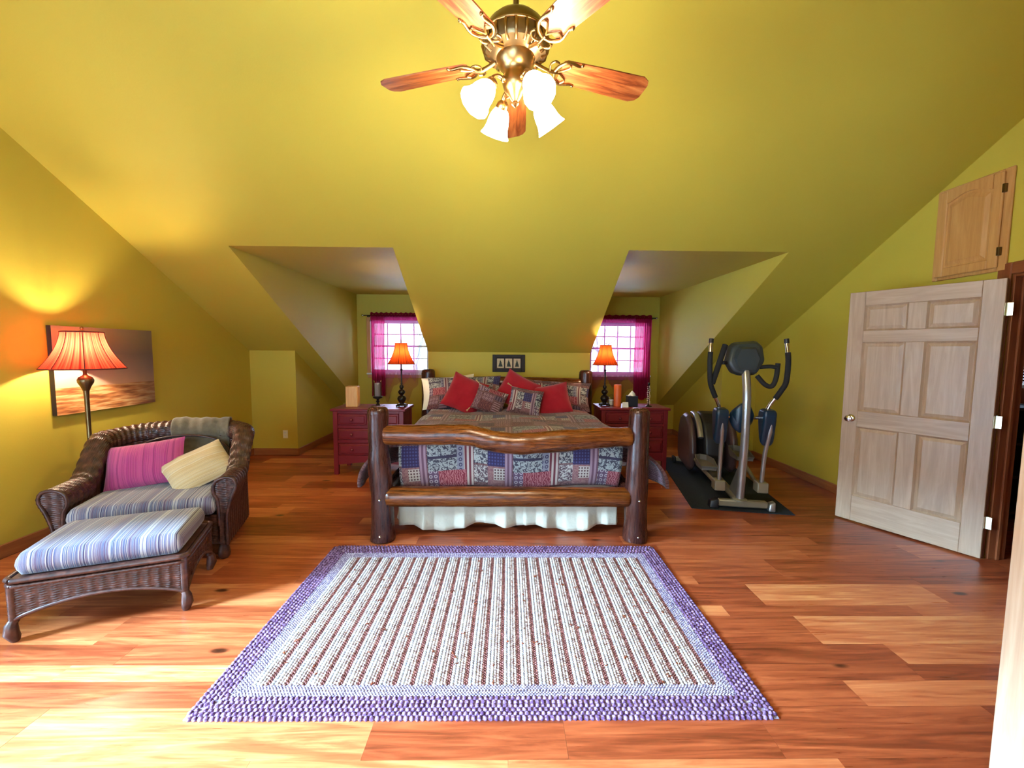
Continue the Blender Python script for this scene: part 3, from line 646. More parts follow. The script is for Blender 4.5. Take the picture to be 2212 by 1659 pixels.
# ------------------------------------------------------------------ log bed
BX0, BX1 = -.995, 1.04
bed = thing('log_bed', 'rustic bed frame of varnished brown logs', 'bed', (.02, 4.45, 0))
def P(x, y, z): return (x-.02, y-4.45, z)
def logt(pts, rad, seed, seg=16, n=8, knob=.06, ends=True):
    sp = spline(pts, n); rr = []
    N = len(sp)
    for i, p in enumerate(sp):
        t = i/(N-1)*(len(rad)-1); a = int(min(t, len(rad)-2)); f = t-a
        rr.append((rad[a]*(1-f)+rad[a+1]*f)*(1+knob*mnoise.noise(Vector((seed, i*.35, 0)))))
    if ends:
        d0 = (sp[1]-sp[0]).normalized(); d1 = (sp[-1]-sp[-2]).normalized()
        sp = [sp[0]-d0*.012, sp[0]-d0*.006] + sp + [sp[-1]+d1*.006, sp[-1]+d1*.012]; rr = [rr[0]*.72, rr[0]*.93] + rr + [rr[-1]*.93, rr[-1]*.72]
    g = G().tube(sp, rr, seg)
    out = []
    for v in g.v:
        q = Vector(v)*9; k = mnoise.noise(q+Vector((seed*7, 0, 0)))*.006; out.append((v[0]+k, v[1]+k*.7, v[2]))
    g.v = out; return g
FY = 3.235
def post(x, y, h, rads, seed, lean=0):
    g = logt([P(x+lean, y, .012), P(x+lean*.8, y, h*.3), P(x+lean*.2, y, h*.62), P(x, y, h-.05)], rads, seed, 18, 8, .04, False)
    rt = rads[-1]
    top = G().tube([P(x, y, h-.055), P(x, y, h-.03), P(x, y, h-.012), P(x, y, h-.003), P(x, y, h)], [rt*1.0, rt*.98, rt*.86, rt*.66, rt*.3], 18)
    return g.add(top.v, top.f)
for x, s_, ln in ((BX0, 2, .028), (BX1, 5, -.006)):
    p = mk('post', post(x, FY, 1.065, [.098, .09, .084, .083, .088, .078, .077, .080] if x < 0 else [.096, .088, .086, .08, .079], s_, ln), MAT['log_z'], bed, 60)
    for z in (.34, .05): mk('bolt', G().ball(P(x+ln, FY-.088, z+.01), .011, 10, 6), MAT['chrome'], p)
for x, s_ in ((-1.055, 8), (1.075, 11)): mk('post', post(x, 5.67, 1.25, [.10, .095, .092, .09, .09], s_), MAT['log_z'], bed, 60)
fr = mk('footboard_rail', logt([P(-.935, FY, .842), P(-.6, FY, .845), P(-.3, FY-.01, .845), P(-.1, FY-.02, .80), P(.1, FY-.02, .782), P(.4, FY-.01, .80), P(.7, FY, .825), P(.97, FY, .838)], [.078, .080, .082, .080, .084, .086, .080, .074], 3, 20, 8, .07), MAT['log_x'], bed, 60)
mk('footboard_rail', logt([P(-.92, FY, .35), P(-.3, FY, .352), P(.3, FY, .352), P(.965, FY, .352)], [.078, .08, .077, .076], 9, 18, 10, .05), MAT['log_x'], bed, 60)
mk('headboard_rail', logt([P(-.98, 5.67, 1.06), P(-.3, 5.67, 1.075), P(.4, 5.67, 1.07), P(1.0, 5.67, 1.06)], [.075, .08, .08, .075], 14, 16, 8, .05), MAT['log_x'], bed, 60)
mk('headboard_rail', logt([P(-.98, 5.67, .42), P(1.0, 5.67, .42)], [.075, .075], 15, 16, 12, .05), MAT['log_x'], bed, 60)
for x in (-.96, 1.0): mk('side_rail', logt([P(x, 3.31, .36), P(x, 4.4, .36), P(x, 5.58, .36)], [.06, .062, .06], 17, 12, 8, .04), MAT['log_y'], bed, 60)
mt = thing('mattress', 'thick mattress hidden under the patchwork comforter', 'mattress', (.02, 4.45, .30))
mk('mattress_body', G().cbox(-.90, .90, -1.03, 1.06, 0, .355, .06), MAT['white_cloth'], mt, 60)

# bed skirt: gathered cloth hanging below the mattress
def skirt():
    path = []
    n = 240
    for i in range(n+1): path.append((-.90+1.80*i/n, -1.075, 0, -1))
    for i in range(1, 200): path.append((.90, -1.075+2.1*i/200, 1, 0))
    left = [(-.90, -1.075+2.1*(200-i)/200, -1, 0) for i in range(0, 200)]
    path = left + path
    rows = 9; V = np.zeros((rows, len(path), 3))
    for i, (x, y, nx, ny) in enumerate(path):
        s = i*.0085
        w = .5*math.asin(math.sin(s*17))/1.2+.35*math.sin(s*9.3+1)+.35*math.asin(math.sin(s*33+.5))/1.2
        hem = .055 + .022*math.sin(s*5.1+.6) + .014*math.sin(s*11)
        for j in range(rows):
            t = j/(rows-1); a = .030*w*(.25+t)+.016*t
            V[j, i] = (x+nx*a, y+ny*a, .298*(1-t)+hem*t)
    return grid(V, len(path), rows)
sk = mk('bed_skirt', skirt(), MAT['skirt_cloth'], None, 180, loc=(.02, 4.45, 0)); tag(sk, 'off-white gathered bed skirt hanging below the lower log rail', 'bed skirt')
sd = sk.modifiers.new('thick', 'SOLIDIFY'); sd.thickness = .004; sd.offset = -1

# comforter
def comforter():
    A = .985; nu, nv = 96, 80; y0, y1 = 3.38, 5.50; V = []; UV = []; F = []
    def ztop(x, y):
        e = max(0, (y-5.0)/.5)
        return .765 - .02*(x/A)**4 + .010*math.sin(x*7+y*3) + .008*math.sin(y*9-x*4) - .012*(1-min(1, (y-y0)/.25))**2 + .008*min(1, e)
    us = np.linspace(-1.42, 1.42, nu)
    def pt(u, y):
        x = max(-A, min(A, u)); z = ztop(x, y)
        if abs(u) > A:
            s = 1 if u > 0 else -1; d = abs(u)-A; k = d/.435
            near = max(0, min(1, (4.75-y)/1.0)); near = near*near*(3-2*near)
            fl = .045 + (.255 if s < 0 else .27)*near
            out = fl*math.sin(min(1, k*1.05)*PI/2)*(1+.10*math.sin(y*6.5)) + .03*k*math.sin(y*11+s)
            drop = .40*(k**1.25)
            if near > 0: drop *= (1-.10*near)
            x = s*(A+out); z = z - drop
        return (x, y, z)
    ys = np.linspace(y0, y1, nv)
    for j, y in enumerate(ys):
        for u in us: V.append(pt(u, y)); UV.append((u+2.08, y-2.70))
    idx = lambda j, i: j*nu+i
    for j in range(nv-1):
        for i in range(nu-1): F.append((idx(j, i), idx(j, i+1), idx(j+1, i+1), idx(j+1, i)))
    # front drop between the rails
    cols = [i for i in range(nu) if abs(us[i]) <= .93]; nr = 16; b = len(V)
    for k in range(1, nr+1):
        t = k/nr
        for i in cols:
            x, y, z = V[idx(0, i)]; bul = .035*math.sin(t*PI)**.6 + .010*math.sin(us[i]*8+t*4)+.006*math.sin(us[i]*17-t*3)
            sag = .012*math.sin(us[i]*2.2)
            V.append((x*(1-.02*t), y - .012 - bul + .03*t, z - .375*t + sag*t)); UV.append((us[i]+2.08, y-2.70-.36*t))
    m_ = len(cols)
    for q in range(m_-1): F.append((b+q, b+q+1, idx(0, cols[q+1]), idx(0, cols[q])))
    for k in range(nr-1):
        for q in range(m_-1): F.append((b+(k+1)*m_+q, b+(k+1)*m_+q+1, b+k*m_+q+1, b+k*m_+q))
    V = np.array(V) - np.array([-.02, 4.45, 0]); V[:, 0] += 0
    return V, np.array(F), np.array(UV)
cf = mk('comforter', comforter(), MAT['patchwork'], None, 180, loc=(.02, 4.45, 0)); tag(cf, 'mauve and blue patchwork comforter spread over the log bed', 'comforter')
sd = cf.modifiers.new('puff', 'SOLIDIFY'); sd.thickness = .025; sd.offset = -1

# pillows
def pillow_geo(w, h, t, n=22, pinch=.07, seed=1, sag=.0):
    us = np.linspace(-1, 1, n); U, W = np.meshgrid(us, us)
    X = U*w/2*(1-pinch*(1-W**2)); Y = W*h/2*(1-pinch*(1-U**2))
    prof = np.clip((1-np.abs(U)**2.6)*(1-np.abs(W)**2.6), 0, 1)**.55
    r = np.random.RandomState(seed); ph = r.rand(4)*6
    wr = 1+.06*np.sin(U*5+ph[0])*np.sin(W*4+ph[1])+.04*np.sin(U*9+W*6+ph[2])
    Z = t/2*prof*wr
    top = np.stack([X, Y, Z], -1); bot = np.stack([X, Y, -Z*.95], -1)
    v1, f1 = grid(top, n, n); v2, f2 = grid(bot, n, n)
    uv = np.stack([(U*w/2).ravel(), (W*h/2).ravel()], 1)+np.array([.37*seed % .6+.35, .23*seed % .6+.35])
    return np.concatenate([v1, v2]), np.concatenate([f1, f2[:, ::-1]+len(v1)]), np.concatenate([uv, uv])
def place(o, c, tilt, yaw=0, roll=0):
    """lean a pillow: its own z faces the viewer (-Y); tilt back by degrees; roll in its own plane"""
    Mx = Matrix.Translation(c) @ Matrix.Rotation(math.radians(yaw), 4, 'Z') @ Matrix.Rotation(math.radians(90-tilt), 4, 'X') @ Matrix.Rotation(math.radians(roll), 4, 'Z')
    o.matrix_world = Mx
def pillow(name, label, cat, mat, size, c, tilt, yaw, roll, seed, group=None, pinch=.07, tassels=()):
    v, f, uv = pillow_geo(*size, seed=seed, pinch=pinch)
    if not tassels:
        o = mk(name, (v, f, uv), MAT[mat], None, 180); tag(o, label, cat, group); place(o, c, tilt, yaw, roll); return o
    o = bpy.data.objects.new(name, None); link(o); tag(o, label, cat, group); place(o, c, tilt, yaw, roll)
    mk('pillow_cover', (v, f, uv), MAT[mat], o, 180)
    for sx, sy in tassels:
        x, y = sx*size[0]/2, sy*size[1]/2; L = .06
        d = Vector((sx*.35, -1 if sy < 0 else .1, .25)).normalized()
        p0 = Vector((x, y, 0)); mk('tassel', G().tube([p0, p0+d*.012, p0+d*.022, p0+d*.026, p0+d*L], [.003, .006, .006, .004, .011], 8), MAT['tassel'], o, 60)
    return o
pillow('bed_pillow', 'plain white pillow peeking out behind the patterned sham', 'pillow', 'white_cloth', (.70, .44, .17), (-.76, 5.495, .96), 24, 0, 6, 21)
pillow('pillow_sham', 'long patchwork pillow sham leaning beside the white pillow', 'pillow', 'patchwork_small', (.96, .44, .18), (-.54, 5.385, .965), 26, 2, 2, 2)
pillow('pillow_sham', 'long patchwork pillow sham half hidden behind two red cushions', 'pillow', 'patchwork_small', (1.02, .40, .18), (.58, 5.40, .94), 28, -2, -4, 5)
pillow('throw_cushion', 'crimson square cushion set on its corner against the long sham', 'cushion', 'red_cloth', (.46, .46, .15), (-.51, 5.14, .965), 24, 4, -24, 3)
pillow('throw_cushion', 'red square cushion partly covered by the two tasselled cushions', 'cushion', 'red_cloth', (.46, .44, .15), (.13, 5.205, 1.0), 24, 0, -30, 7)
pillow('throw_cushion', 'bright red square cushion with a gold tassel on its face', 'cushion', 'red_cloth', (.44, .40, .15), (.565, 5.12, .91), 26, -6, 12, 9, tassels=((-.62, .52),))
pillow('tasselled_cushion', 'small patchwork cushion with tassels leaning on the crimson cushion', 'cushion', 'patchwork_small', (.38, .32, .13), (-.20, 4.985, .905), 22, 8, -22, 4, tassels=((-1, 1), (-1, -1)))
pillow('tasselled_cushion', 'small patchwork cushion with tassels leaning on the bright red cushion', 'cushion', 'patchwork_small', (.40, .33, .13), (.225, 4.96, .90), 24, -4, -10, 8, tassels=((-1, 1), (1, -1)))
# ------------------------------------------------------------------ dressers
def dresser(label, loc):
    t = thing('dresser', label, 'dresser', loc, 0, 'red dressers flanking the bed'); W, D, H = .86, .46, .80
    # local origin: floor, centre of the width, front plane y=0
    mk('top', G().cbox(-W/2-.015, W/2+.015, -.02, D, H-.03, H, .006), MAT['red_paint'], t)
    for x0 in (-W/2+.01, W/2-.065):
        mk('leg', G().cbox(x0, x0+.055, 0, .05, 0, H-.0301, .004), MAT['red_paint'], t); mk('leg', G().cbox(x0, x0+.055, D-.06, D-.01, 0, H-.0301, .004), MAT['red_paint'], t)
    a, b = -W/2+.0651, W/2-.0651
    g = G().box(-W/2+.018, -W/2+.045, .05, D-.06, .13, H-.031).box(W/2-.045, W/2-.018, .05, D-.06, .13, H-.031).box(a, b, D-.03, D-.012, .13, H-.031)
    g.box(a, b, .008, .04, H-.06, H-.031).box(a, b, .008, .04, .565, .60).box(a, b, .008, .04, .385, .42).box(a, b, .008, .04, .17, .235).box(-.02, .02, .008, .04, .60, H-.06)
    # apron with shallow arch
    g.prism([(a, .17), (a, .12)] + [(a+(b-a)*i/10, .12+.03*math.sin(PI*i/10)) for i in range(1, 10)] + [(b, .12), (b, .17)], .008, .03, 'y')
    mk('carcass', g, MAT['red_paint'], t)
    for x0, x1, z0, z1 in ((a, -.02, .60, .74), (.02, b, .60, .74), (a, b, .42, .565), (a, b, .235, .385)):
        d = mk('drawer', G().cbox(x0+.004, x1-.004, .004, .30, z0+.004, z1-.004, .005), MAT['red_paint'], t)
        g = G().hull([(x, .0042, z) for x in (x0+.02, x1-.02) for z in (z0+.02, z1-.02)] + [(x, -.004, z) for x in (x0+.032, x1-.032) for z in (z0+.032, z1-.032)])
        mk('raised_field', g, MAT['red_paint'], d)
        zz = (z0+z1)/2
        for xk in ([(x0+x1)/2] if x1-x0 < .5 else [(a-.02)/2, (b+.02)/2]):
            mk('knob', G().lathe([(.008, 0), (.007, .012), (.014, .018), (.018, .026), (.014, .034), (.001, .036)], 14, (xk, -.0035, zz), Matrix.Rotation(PI/2, 3, 'X')), MAT['red_knob'], d, 60)
    return t
DLx, DLy, DRx, DRy = -1.645, 4.97, 1.615, 5.20; DH = .80
dresser('dark red dresser carrying the tan block and the glass hurricane candle holder', (DLx, DLy, 0))
dresser('dark red dresser carrying the orange pillar candle and the tissue box', (DRx, DRy, 0))

# table lamps
def shade_geo(prof, seg, panels):
    def mod(a, t): return 1 - .045*abs(math.sin(a*panels/2))*(1 if t < 2 else 1)
    return G().lathe(prof, seg, cap=False, mod=mod)
def bell(rb, rt, z0, h, n=12):
    return [(rt+(rb-rt)*((1-i/n)**1.9*.82+(1-i/n)*.18), z0+h*i/n) for i in range(n+1)]
def ribs(prof, panels, r, parent):
    for k in range(panels):
        a = 2*PI*k/panels; mk('rib', G().tube([(q*math.cos(a), q*math.sin(a), z) for q, z in prof], r, 5), MAT['shade_trim'], parent, 60)
def point(loc, watt, color, r, parent=None):
    l = bpy.data.lights.new('lamp_bulb_light', 'POINT'); l.energy = watt; l.color = color; l.shadow_soft_size = r
    o = link(bpy.data.objects.new('lamp_bulb_light', l), parent); o.location = loc; return o
def table_lamp(label, loc):
    t = thing('table_lamp', label, 'table lamp', loc, 0, 'lit table lamps on the dressers')
    mk('base', G().cbox(-.055, .055, -.055, .055, .012, .034, .012).ball((-.05, -.05, .014), .014, 8, 6).ball((.05, -.05, .014), .014, 8, 6).ball((-.05, .05, .014), .014, 8, 6).ball((.05, .05, .014), .014, 8, 6), MAT['dark_iron'], t, 50)
    mk('stem', G().lathe([(.03, .034), (.025, .045), (.04, .062), (.054, .09), (.054, .105), (.04, .132), (.018, .142), (.03, .155), (.043, .172), (.043, .188), (.03, .208), (.014, .216), (.02, .226), (.027, .242), (.024, .258), (.010, .272), (.013, .285), (.009, .30), (.008, .36), (.010, .42), (.009, .445), (.016, .452), (.018, .462), (.008, .472), (.006, .56)], 18), MAT['dark_iron'], t, 60)
    prof = bell(.165, .074, .53, .255)
    sh = mk('lamp_shade', shade_geo(prof, 48, 8), MAT['shade_orange'], t, 180)
    ribs(prof, 8, .0025, sh)
    for z, r_ in ((.53, .165), (.785, .074)): mk('rim', G().tube([(r_*math.cos(2*PI*k/32), r_*math.sin(2*PI*k/32), z) for k in range(33)], .0035, 6), MAT['shade_trim'], sh, 60)
    mk('harp', G().tube([(0, .0, .56), (.03, 0, .60), (.04, 0, .68), (.02, 0, .76), (0, 0, .785), (-.02, 0, .76), (-.04, 0, .68), (-.03, 0, .60), (0, 0, .56)], .0025, 6), MAT['brass'], t, 60)
    mk('spider', G().tube([(-.07, 0, .785), (.07, 0, .785)], .002, 5), MAT['brass'], sh)
    mk('finial', G().lathe([(.005, .786), (.006, .79), (.003, .795), (.008, .803), (.006, .812), (.001, .82)], 10), MAT['brass'], t, 60)
    mk('bulb', G().ball((0, 0, .62), .022, 12, 8, (1, 1, 1.4)), MAT['bulb'], t, 60)
    point((0, 0, .665), TLAMP_W, (1, .76, .46), .02, t)
m = M('bulb', .3); m.b.inputs['Emission Color'].default_value = (1, .75, .42, 1); m.b.inputs['Emission Strength'].default_value = 20; MAT['bulb'] = m.m
table_lamp('dark turned table lamp with orange bell shade near the hurricane candle holder', (-1.30, 5.20, DH))
table_lamp('dark turned table lamp with orange bell shade near the orange pillar candle', (1.275, 5.40, DH))

# things on the dressers
def item(name, label, cat, g, mat, loc, smooth=50, rz=0):
    o = mk(name, g, MAT[mat], None, smooth, loc, (0, 0, rz)); tag(o, label, cat); return o
item('square_candle', 'tan square block candle at the edge of the red dresser', 'candle', G().cbox(-.072, .072, -.06, .06, 0, .255, .008).cbox(-.003, .003, -.003, .003, .255, .262, .001), 'tan_block', (-1.89, 5.16, DH), 30, .1)
h = thing('candle_holder', 'glass hurricane candle holder on a dark footed stand', 'candle holder', (-1.60, 5.21, DH))
mk('stand', G().cbox(-.07, .07, -.05, .05, 0, .012, .004).lathe([(.03, .012), (.018, .03), (.012, .045), (.022, .055), (.024, .065), (.012, .078), (.02, .09), (.055, .105), (.058, .125), (.05, .128), (.04, .118)], 18), MAT['dark_iron'], h, 50)
mk('glass_chimney', G().lathe([(.045, .125), (.047, .16), (.047, .30), (.050, .32)], 24, cap=False), MAT['jar_glass'], h, 60)
mk('candle', G().lathe([(.034, .124), (.034, .285), (.03, .29), (.004, .286)], 18), MAT['grey_wax'], h, 50)
item('pillar_candle', 'tall orange pillar candle beside the tissue box', 'candle', G().lathe([(.047, 0), (.048, .01), (.048, .272), (.044, .278), (.012, .270), (.002, .268), (.002, .285)], 24), 'orange_wax', (1.435, 5.37, DH))
j = thing('jar_candle', 'small pale candle in a glass jar', 'candle', (1.375, 5.46, DH))
mk('jar', G().lathe([(.034, 0), (.036, .005), (.036, .10), (.034, .10)], 20, cap=False), MAT['jar_glass'], j, 60)
mk('wax', G().lathe([(.033, .003), (.033, .07), (.002, .072), (.0015, .085)], 18), MAT['ivory'], j, 60)
mk('lid_wire', G().tube([(-.036, 0, .09), (-.03, 0, .125), (.01, 0, .14), (.04, 0, .115), (.05, 0, .12)], .002, 6), MAT['dark_iron'], j, 60)
tb = thing('tissue_box', 'dark navy tissue box with white tissue sticking out', 'tissue box', (1.625, 5.38, DH))
mk('box', G().cbox(-.062, .062, -.062, .062, 0, .135, .004), MAT['navy_box'], tb)
v = []; nn = 14
for jj in range(4):
    for k in range(nn): a = 2*PI*k/nn; r_ = (.045, .036, .022, .003)[jj]*(1+.25*math.sin(3*a+jj)); v.append((r_*math.cos(a), r_*.7*math.sin(a), .134+(.0, .02, .04, .062)[jj]+.006*math.sin(2*a+jj)))
mk('tissue', G().add(v, [(i*nn+k, i*nn+(k+1) % nn, (i+1)*nn+(k+1) % nn, (i+1)*nn+k) for i in range(3) for k in range(nn)]), MAT['tissue'], tb, 180)
item('note_card', 'small white folded card standing before the tissue box', 'card', G().prism([(-.018, 0), (-.016, 0), (0, .058), (.016, 0), (.018, 0), (.001, .062), (-.001, .062)], -.036, .036, 'x'), 'paper', (1.515, 5.285, DH), None)
item('trinket_tray', 'small flat lilac tray beside the beaded candlestick', 'tray', G().cbox(-.05, .05, -.03, .03, 0, .012, .004), 'lilac', (1.735, 5.33, DH), None)
bs = thing('beaded_candlestick', 'slender candlestick strung with clear beads on a dark foot', 'candlestick', (1.835, 5.36, DH))
mk('foot', G().lathe([(.045, 0), (.045, .008), (.012, .018), (.006, .03), (.005, .26), (.014, .27), (.016, .30), (.012, .31)], 16), MAT['dark_iron'], bs, 50)
rb = random.Random(4)
for i in range(30):
    a = i*1.9; z = .035+i*.0078; mk('bead', G().ball((.016*math.cos(a), .016*math.sin(a), z), .0085, 8, 6), MAT['beads'], bs, 60)

# framed trio of trees over the bed
pf = thing('framed_picture', 'small dark frame with three pine tree tiles on the wall over the bed', 'picture', (.03, YK, 1.327))
mk('frame', G().cbox(-.228, -.178, -.028, 0, -.122, .122, .004).cbox(.178, .228, -.028, 0, -.122, .122, .004).cbox(-.178, .178, -.028, 0, .078, .122, .004).cbox(-.178, .178, -.028, 0, -.122, -.078, .004), MAT['dark_frame'], pf)
mk('mat_board', G().box(-.178, .178, -.010, 0, -.078, .078), MAT['canvas_edge'], pf)
for x in (-.116, 0, .116): mk('tree_tile', G().box(x-.048, x+.048, -.014, -.0101, -.066, .066), MAT['tree_tile'], pf)

# ------------------------------------------------------------------ curtains
def curtain_sheet(x0, x1, z0, zhem, y, dens, amp, seed, n=160, rows=40, taper=None):
    V = np.zeros((rows, n, 3)); r_ = random.Random(seed); ph = [r_.uniform(0, 6) for _ in range(4)]
    for i in range(n):
        t = i/(n-1); hem = zhem(t)
        for k in range(rows):
            q = k/(rows-1); z = z0+(hem-z0)*q
            x = x0+(x1-x0)*t
            if taper: x = taper(x, q)
            w = math.sin(t*dens*2*PI+ph[0]+.4*math.sin(q*3+ph[1]))+.4*math.sin(t*dens*4.7*PI+ph[2])
            V[k, i] = (x+.004*math.sin(q*9+t*20), y+amp*w*(.55+.45*q), z)
    return grid(V, n, rows)
def curtain_set(rod_x0, rod_x1, zr, dense, thin, free_right, which, fin):
    yr = YB-.085
    rd = thing('curtain_rod', f'thin dark curtain rod {which}', 'curtain rod', ((rod_x0+rod_x1)/2, yr, zr)); hw = (rod_x1-rod_x0)/2
    mk('rod', G().tube([(-hw, 0, 0), (hw, 0, 0)], .009, 10), MAT['dark_iron'], rd, 60)
    for s in (-1, 1):
        if abs(s) : mk('finial', G().ball((s*(hw+.018), 0, 0), .02, 12, 8), MAT['chrome'], rd, 60)
        mk('bracket', G().cbox(s*(hw-.07)-.006, s*(hw-.07)+.006, .0, .085, -.03, -.018, .002).cbox(s*(hw-.07)-.006, s*(hw-.07)+.006, -.012, .0, -.03, -.009, .002).cbox(s*(hw-.07)-.012, s*(hw-.07)+.012, .079, .085, -.05, .01, .002), MAT['dark_iron'], rd)
    cu = thing('sheer_curtain', f'sheer magenta curtain gathered on the rod {which}', 'curtain', ((rod_x0+rod_x1)/2, yr, zr)); cx = (rod_x0+rod_x1)/2
    a, b = min(dense[0], thin[0])-cx, max(dense[1], thin[1])-cx
    # ruffled rod pocket
    n = 220; V = np.zeros((9, n, 3))
    for i in range(n):
        t = i/(n-1)
        for k in range(9):
            q = k/8; an = q*2*PI*.999; fl = .016+.004*math.sin(t*150)
            rad = .014+.004*math.sin(t*190+q*3)
            V[k, i] = (a+(b-a)*t, rad*math.cos(an), rad*math.sin(an)*1.5+.004*math.sin(t*97))
    mk('rod_pocket', grid(V, n, 9), MAT['sheer_header'], cu, 180)
    V = np.zeros((5, n, 3))
    for i in range(n):
        t = i/(n-1)
        for k in range(5): q = k/4; V[k, i] = (a+(b-a)*t, -.006+.010*math.sin(t*140)*q, .018+q*(.030+.008*math.sin(t*60)))
    mk('ruffle', grid(V, n, 5), MAT['sheer_header'], cu, 180)
    mk('gathered_panel', curtain_sheet(dense[0]-cx, dense[1]-cx, -.014, lambda t: -1.44+.02*math.sin(t*9), .0, 7, .022, 3, 130, 30), MAT['sheer_dense'], cu, 180)
    def hem(t): return -1.32-.16*math.sin(t*2*PI*1.6+.7)-.06*math.sin(t*21)
    mk('sheer_panel', curtain_sheet(thin[0]-cx, thin[1]-cx, -.014, hem, .034, 9, .010, 8, 200, 36), MAT['sheer_thin'], cu, 180)
    def hem2(t): return -.95-.30*abs(math.sin(t*2*PI*1.15+.3))-.05*math.sin(t*17)
    mk('swag_layer', curtain_sheet(thin[0]-cx+.02, thin[1]-cx-.02, -.014, hem2, -.05, 6, .010, 12, 160, 30), MAT['sheer_thin'], cu, 180)
    tp = -.014
    mk('heading', curtain_sheet(a, b, tp, lambda t: -.085, -.004, 40, .006, 2, 220, 4), MAT['sheer_dense'], cu, 180)
curtain_set(-2.52, -1.22, 2.105, (-2.40, -2.16), (-2.18, -1.58), True, 'by the hurricane candle holder', 0)
curtain_set(1.30, 2.64, 2.10, (2.28, 2.57), (1.42, 2.30), False, 'by the beaded candlestick', 1)

# ------------------------------------------------------------------ wicker armchair
def weave(P, Nrm, lu, lv, a=.024, b=.0125, A=.0075):
    """displace grid P (nv,nu,3) along normals with an over-under weave"""
    row = np.floor(lv/b); fr = lv/b-row
    prof = np.sqrt(np.clip(1-(2*fr-1)**2, 0, 1))
    alt = .5+.5*np.cos(2*PI*(lu/(2*a)+.06*np.sin(row*1.7)))
    return P+Nrm*(A*(prof*(.08+.92*alt**1.3)))[..., None]
def normals(P, closeu=False):
    du = np.gradient(P, axis=1); dv = np.gradient(P, axis=0); n = np.cross(du, dv); L = np.linalg.norm(n, axis=-1, keepdims=True); return n/np.maximum(L, 1e-9)
def resample(pts, step):
    pts = np.array(pts, float); d = np.r_[0, np.cumsum(np.linalg.norm(np.diff(pts, axis=0), axis=1))]
    n = max(2, int(d[-1]/step)+1); s = np.linspace(0, d[-1], n); return np.stack([np.interp(s, d, pts[:, k]) for k in range(pts.shape[1])], 1), s
def chair_path(step, w=.47, dep=.76, r=.26):
    pts = [(-w, .0)] + [(-w, y) for y in np.linspace(.05, dep-r, 12)] + [(x, y) for x, y in arc(-w+r, dep-r, r, PI, PI/2, 16)][1:] + [(x, y) for x, y in arc(w-r, dep-r, r, PI/2, 0, 16)] + [(w, y) for y in np.linspace(dep-r, .0, 12)][1:]
    return resample(pts, step)
def chair_h(x, y):
    t = min(1, max(0, (y-.24)/.32)); t = t*t*(3-2*t)
    return .60+.27*t+.035*max(0, 1-(x/.45)**2)*t
SECT = [(.000, .12), (.000, .25), (.004, .34)]
def section(h):
    # (outward offset, z): outer bottom -> over the rolled top -> inner bottom
    p = [(.0, .115), (.0, h-.30), (.012, h-.22), (.035, h-.14), (.058, h-.085), (.062, h-.045), (.045, h-.012), (.010, h), (-.030, h-.006), (-.062, h-.03), (-.076, h-.07), (-.070, h-.115), (-.052, h-.16), (-.045, .26)]
    return p
def smooth_sec(h, step):
    sp = spline([(a, 0, z) for a, z in section(h)], 5); return [(p.x, p.z) for p in sp]
CH = thing('wicker_armchair', 'wide dark brown wicker armchair with rolled arms and striped seat', 'armchair', (-2.415, 2.76, 0), math.radians(18))
def chair_shell():
    path, s = chair_path(.008); nu = len(path)
    T_ = np.gradient(path, axis=0); T_ /= np.linalg.norm(T_, axis=1, keepdims=True); O = np.stack([-T_[:, 1], T_[:, 0]], 1)   # left normal
    rows = 470; P_ = np.zeros((rows, nu, 3)); lv = np.zeros((rows, nu))
    for i in range(nu):
        h = chair_h(*path[i]); sec = np.array(smooth_sec(h, 0)); d = np.r_[0, np.cumsum(np.linalg.norm(np.diff(sec, axis=0), axis=1))]
        q = np.linspace(0, d[-1], rows); a = np.interp(q, d, sec[:, 0]); z = np.interp(q, d, sec[:, 1])
        P_[:, i, 0] = path[i, 0]+O[i, 0]*a; P_[:, i, 1] = path[i, 1]+O[i, 1]*a; P_[:, i, 2] = z
        lv[:, i] = q*1.25/ max(d[-1], 1e-6) if False else q
    N_ = normals(P_); lu = np.repeat(s[None], rows, 0)
    rowid = np.linspace(0, 1.42, rows)[:, None]*np.ones((1, nu))
    P2 = weave(P_, -N_ if False else N_, lu, rowid)
    return P_, P2, N_
P0_, P2_, N_ = chair_shell()
# make sure normals point outward of the shell (outer bottom row should displace outward)
_mid = P0_.shape[1]//2
if N_[5, _mid, 1] < 0: N_ = -N_; P2_ = P0_ - (P2_-P0_)
v, f = grid(P2_, P2_.shape[1], P2_.shape[0])
mk('woven_shell', (v, f), MAT['wicker'], CH, 180)['kind'] = 'stuff'
# arm front panels
def arm_front(x, sgn):
    h = chair_h(x, 0); sec = smooth_sec(h, 0)
    poly = [(x+sgn*a, z) for a, z in sec]; cx = sum(p[0] for p in poly)/len(poly)
    # fan of horizontal woven strips: sample widths by z
    zs = np.arange(.115, h-.002, .0031); cols = 40; V = np.zeros((len(zs), cols, 3))
    out = sorted([(z, a) for a, z in sec[:len(sec)//2+1]]); inn = sorted([(z, a) for a, z in sec[len(sec)//2:]])
    oz, oa = zip(*out); iz, ia = zip(*inn)
    for k, z in enumerate(zs):
        a0 = np.interp(z, oz, oa); a1 = np.interp(z, iz, ia)
        for c in range(cols):
            a = a0+(a1-a0)*c/(cols-1); V[k, c] = (x+sgn*a, 0, z)
    lu = (V[..., 0]-x); lv = V[..., 2]
    N = np.zeros_like(V); N[..., 1] = -1
    V = weave(V, N, lu, lv, .026, .0125, .006); return grid(V, cols, len(zs))
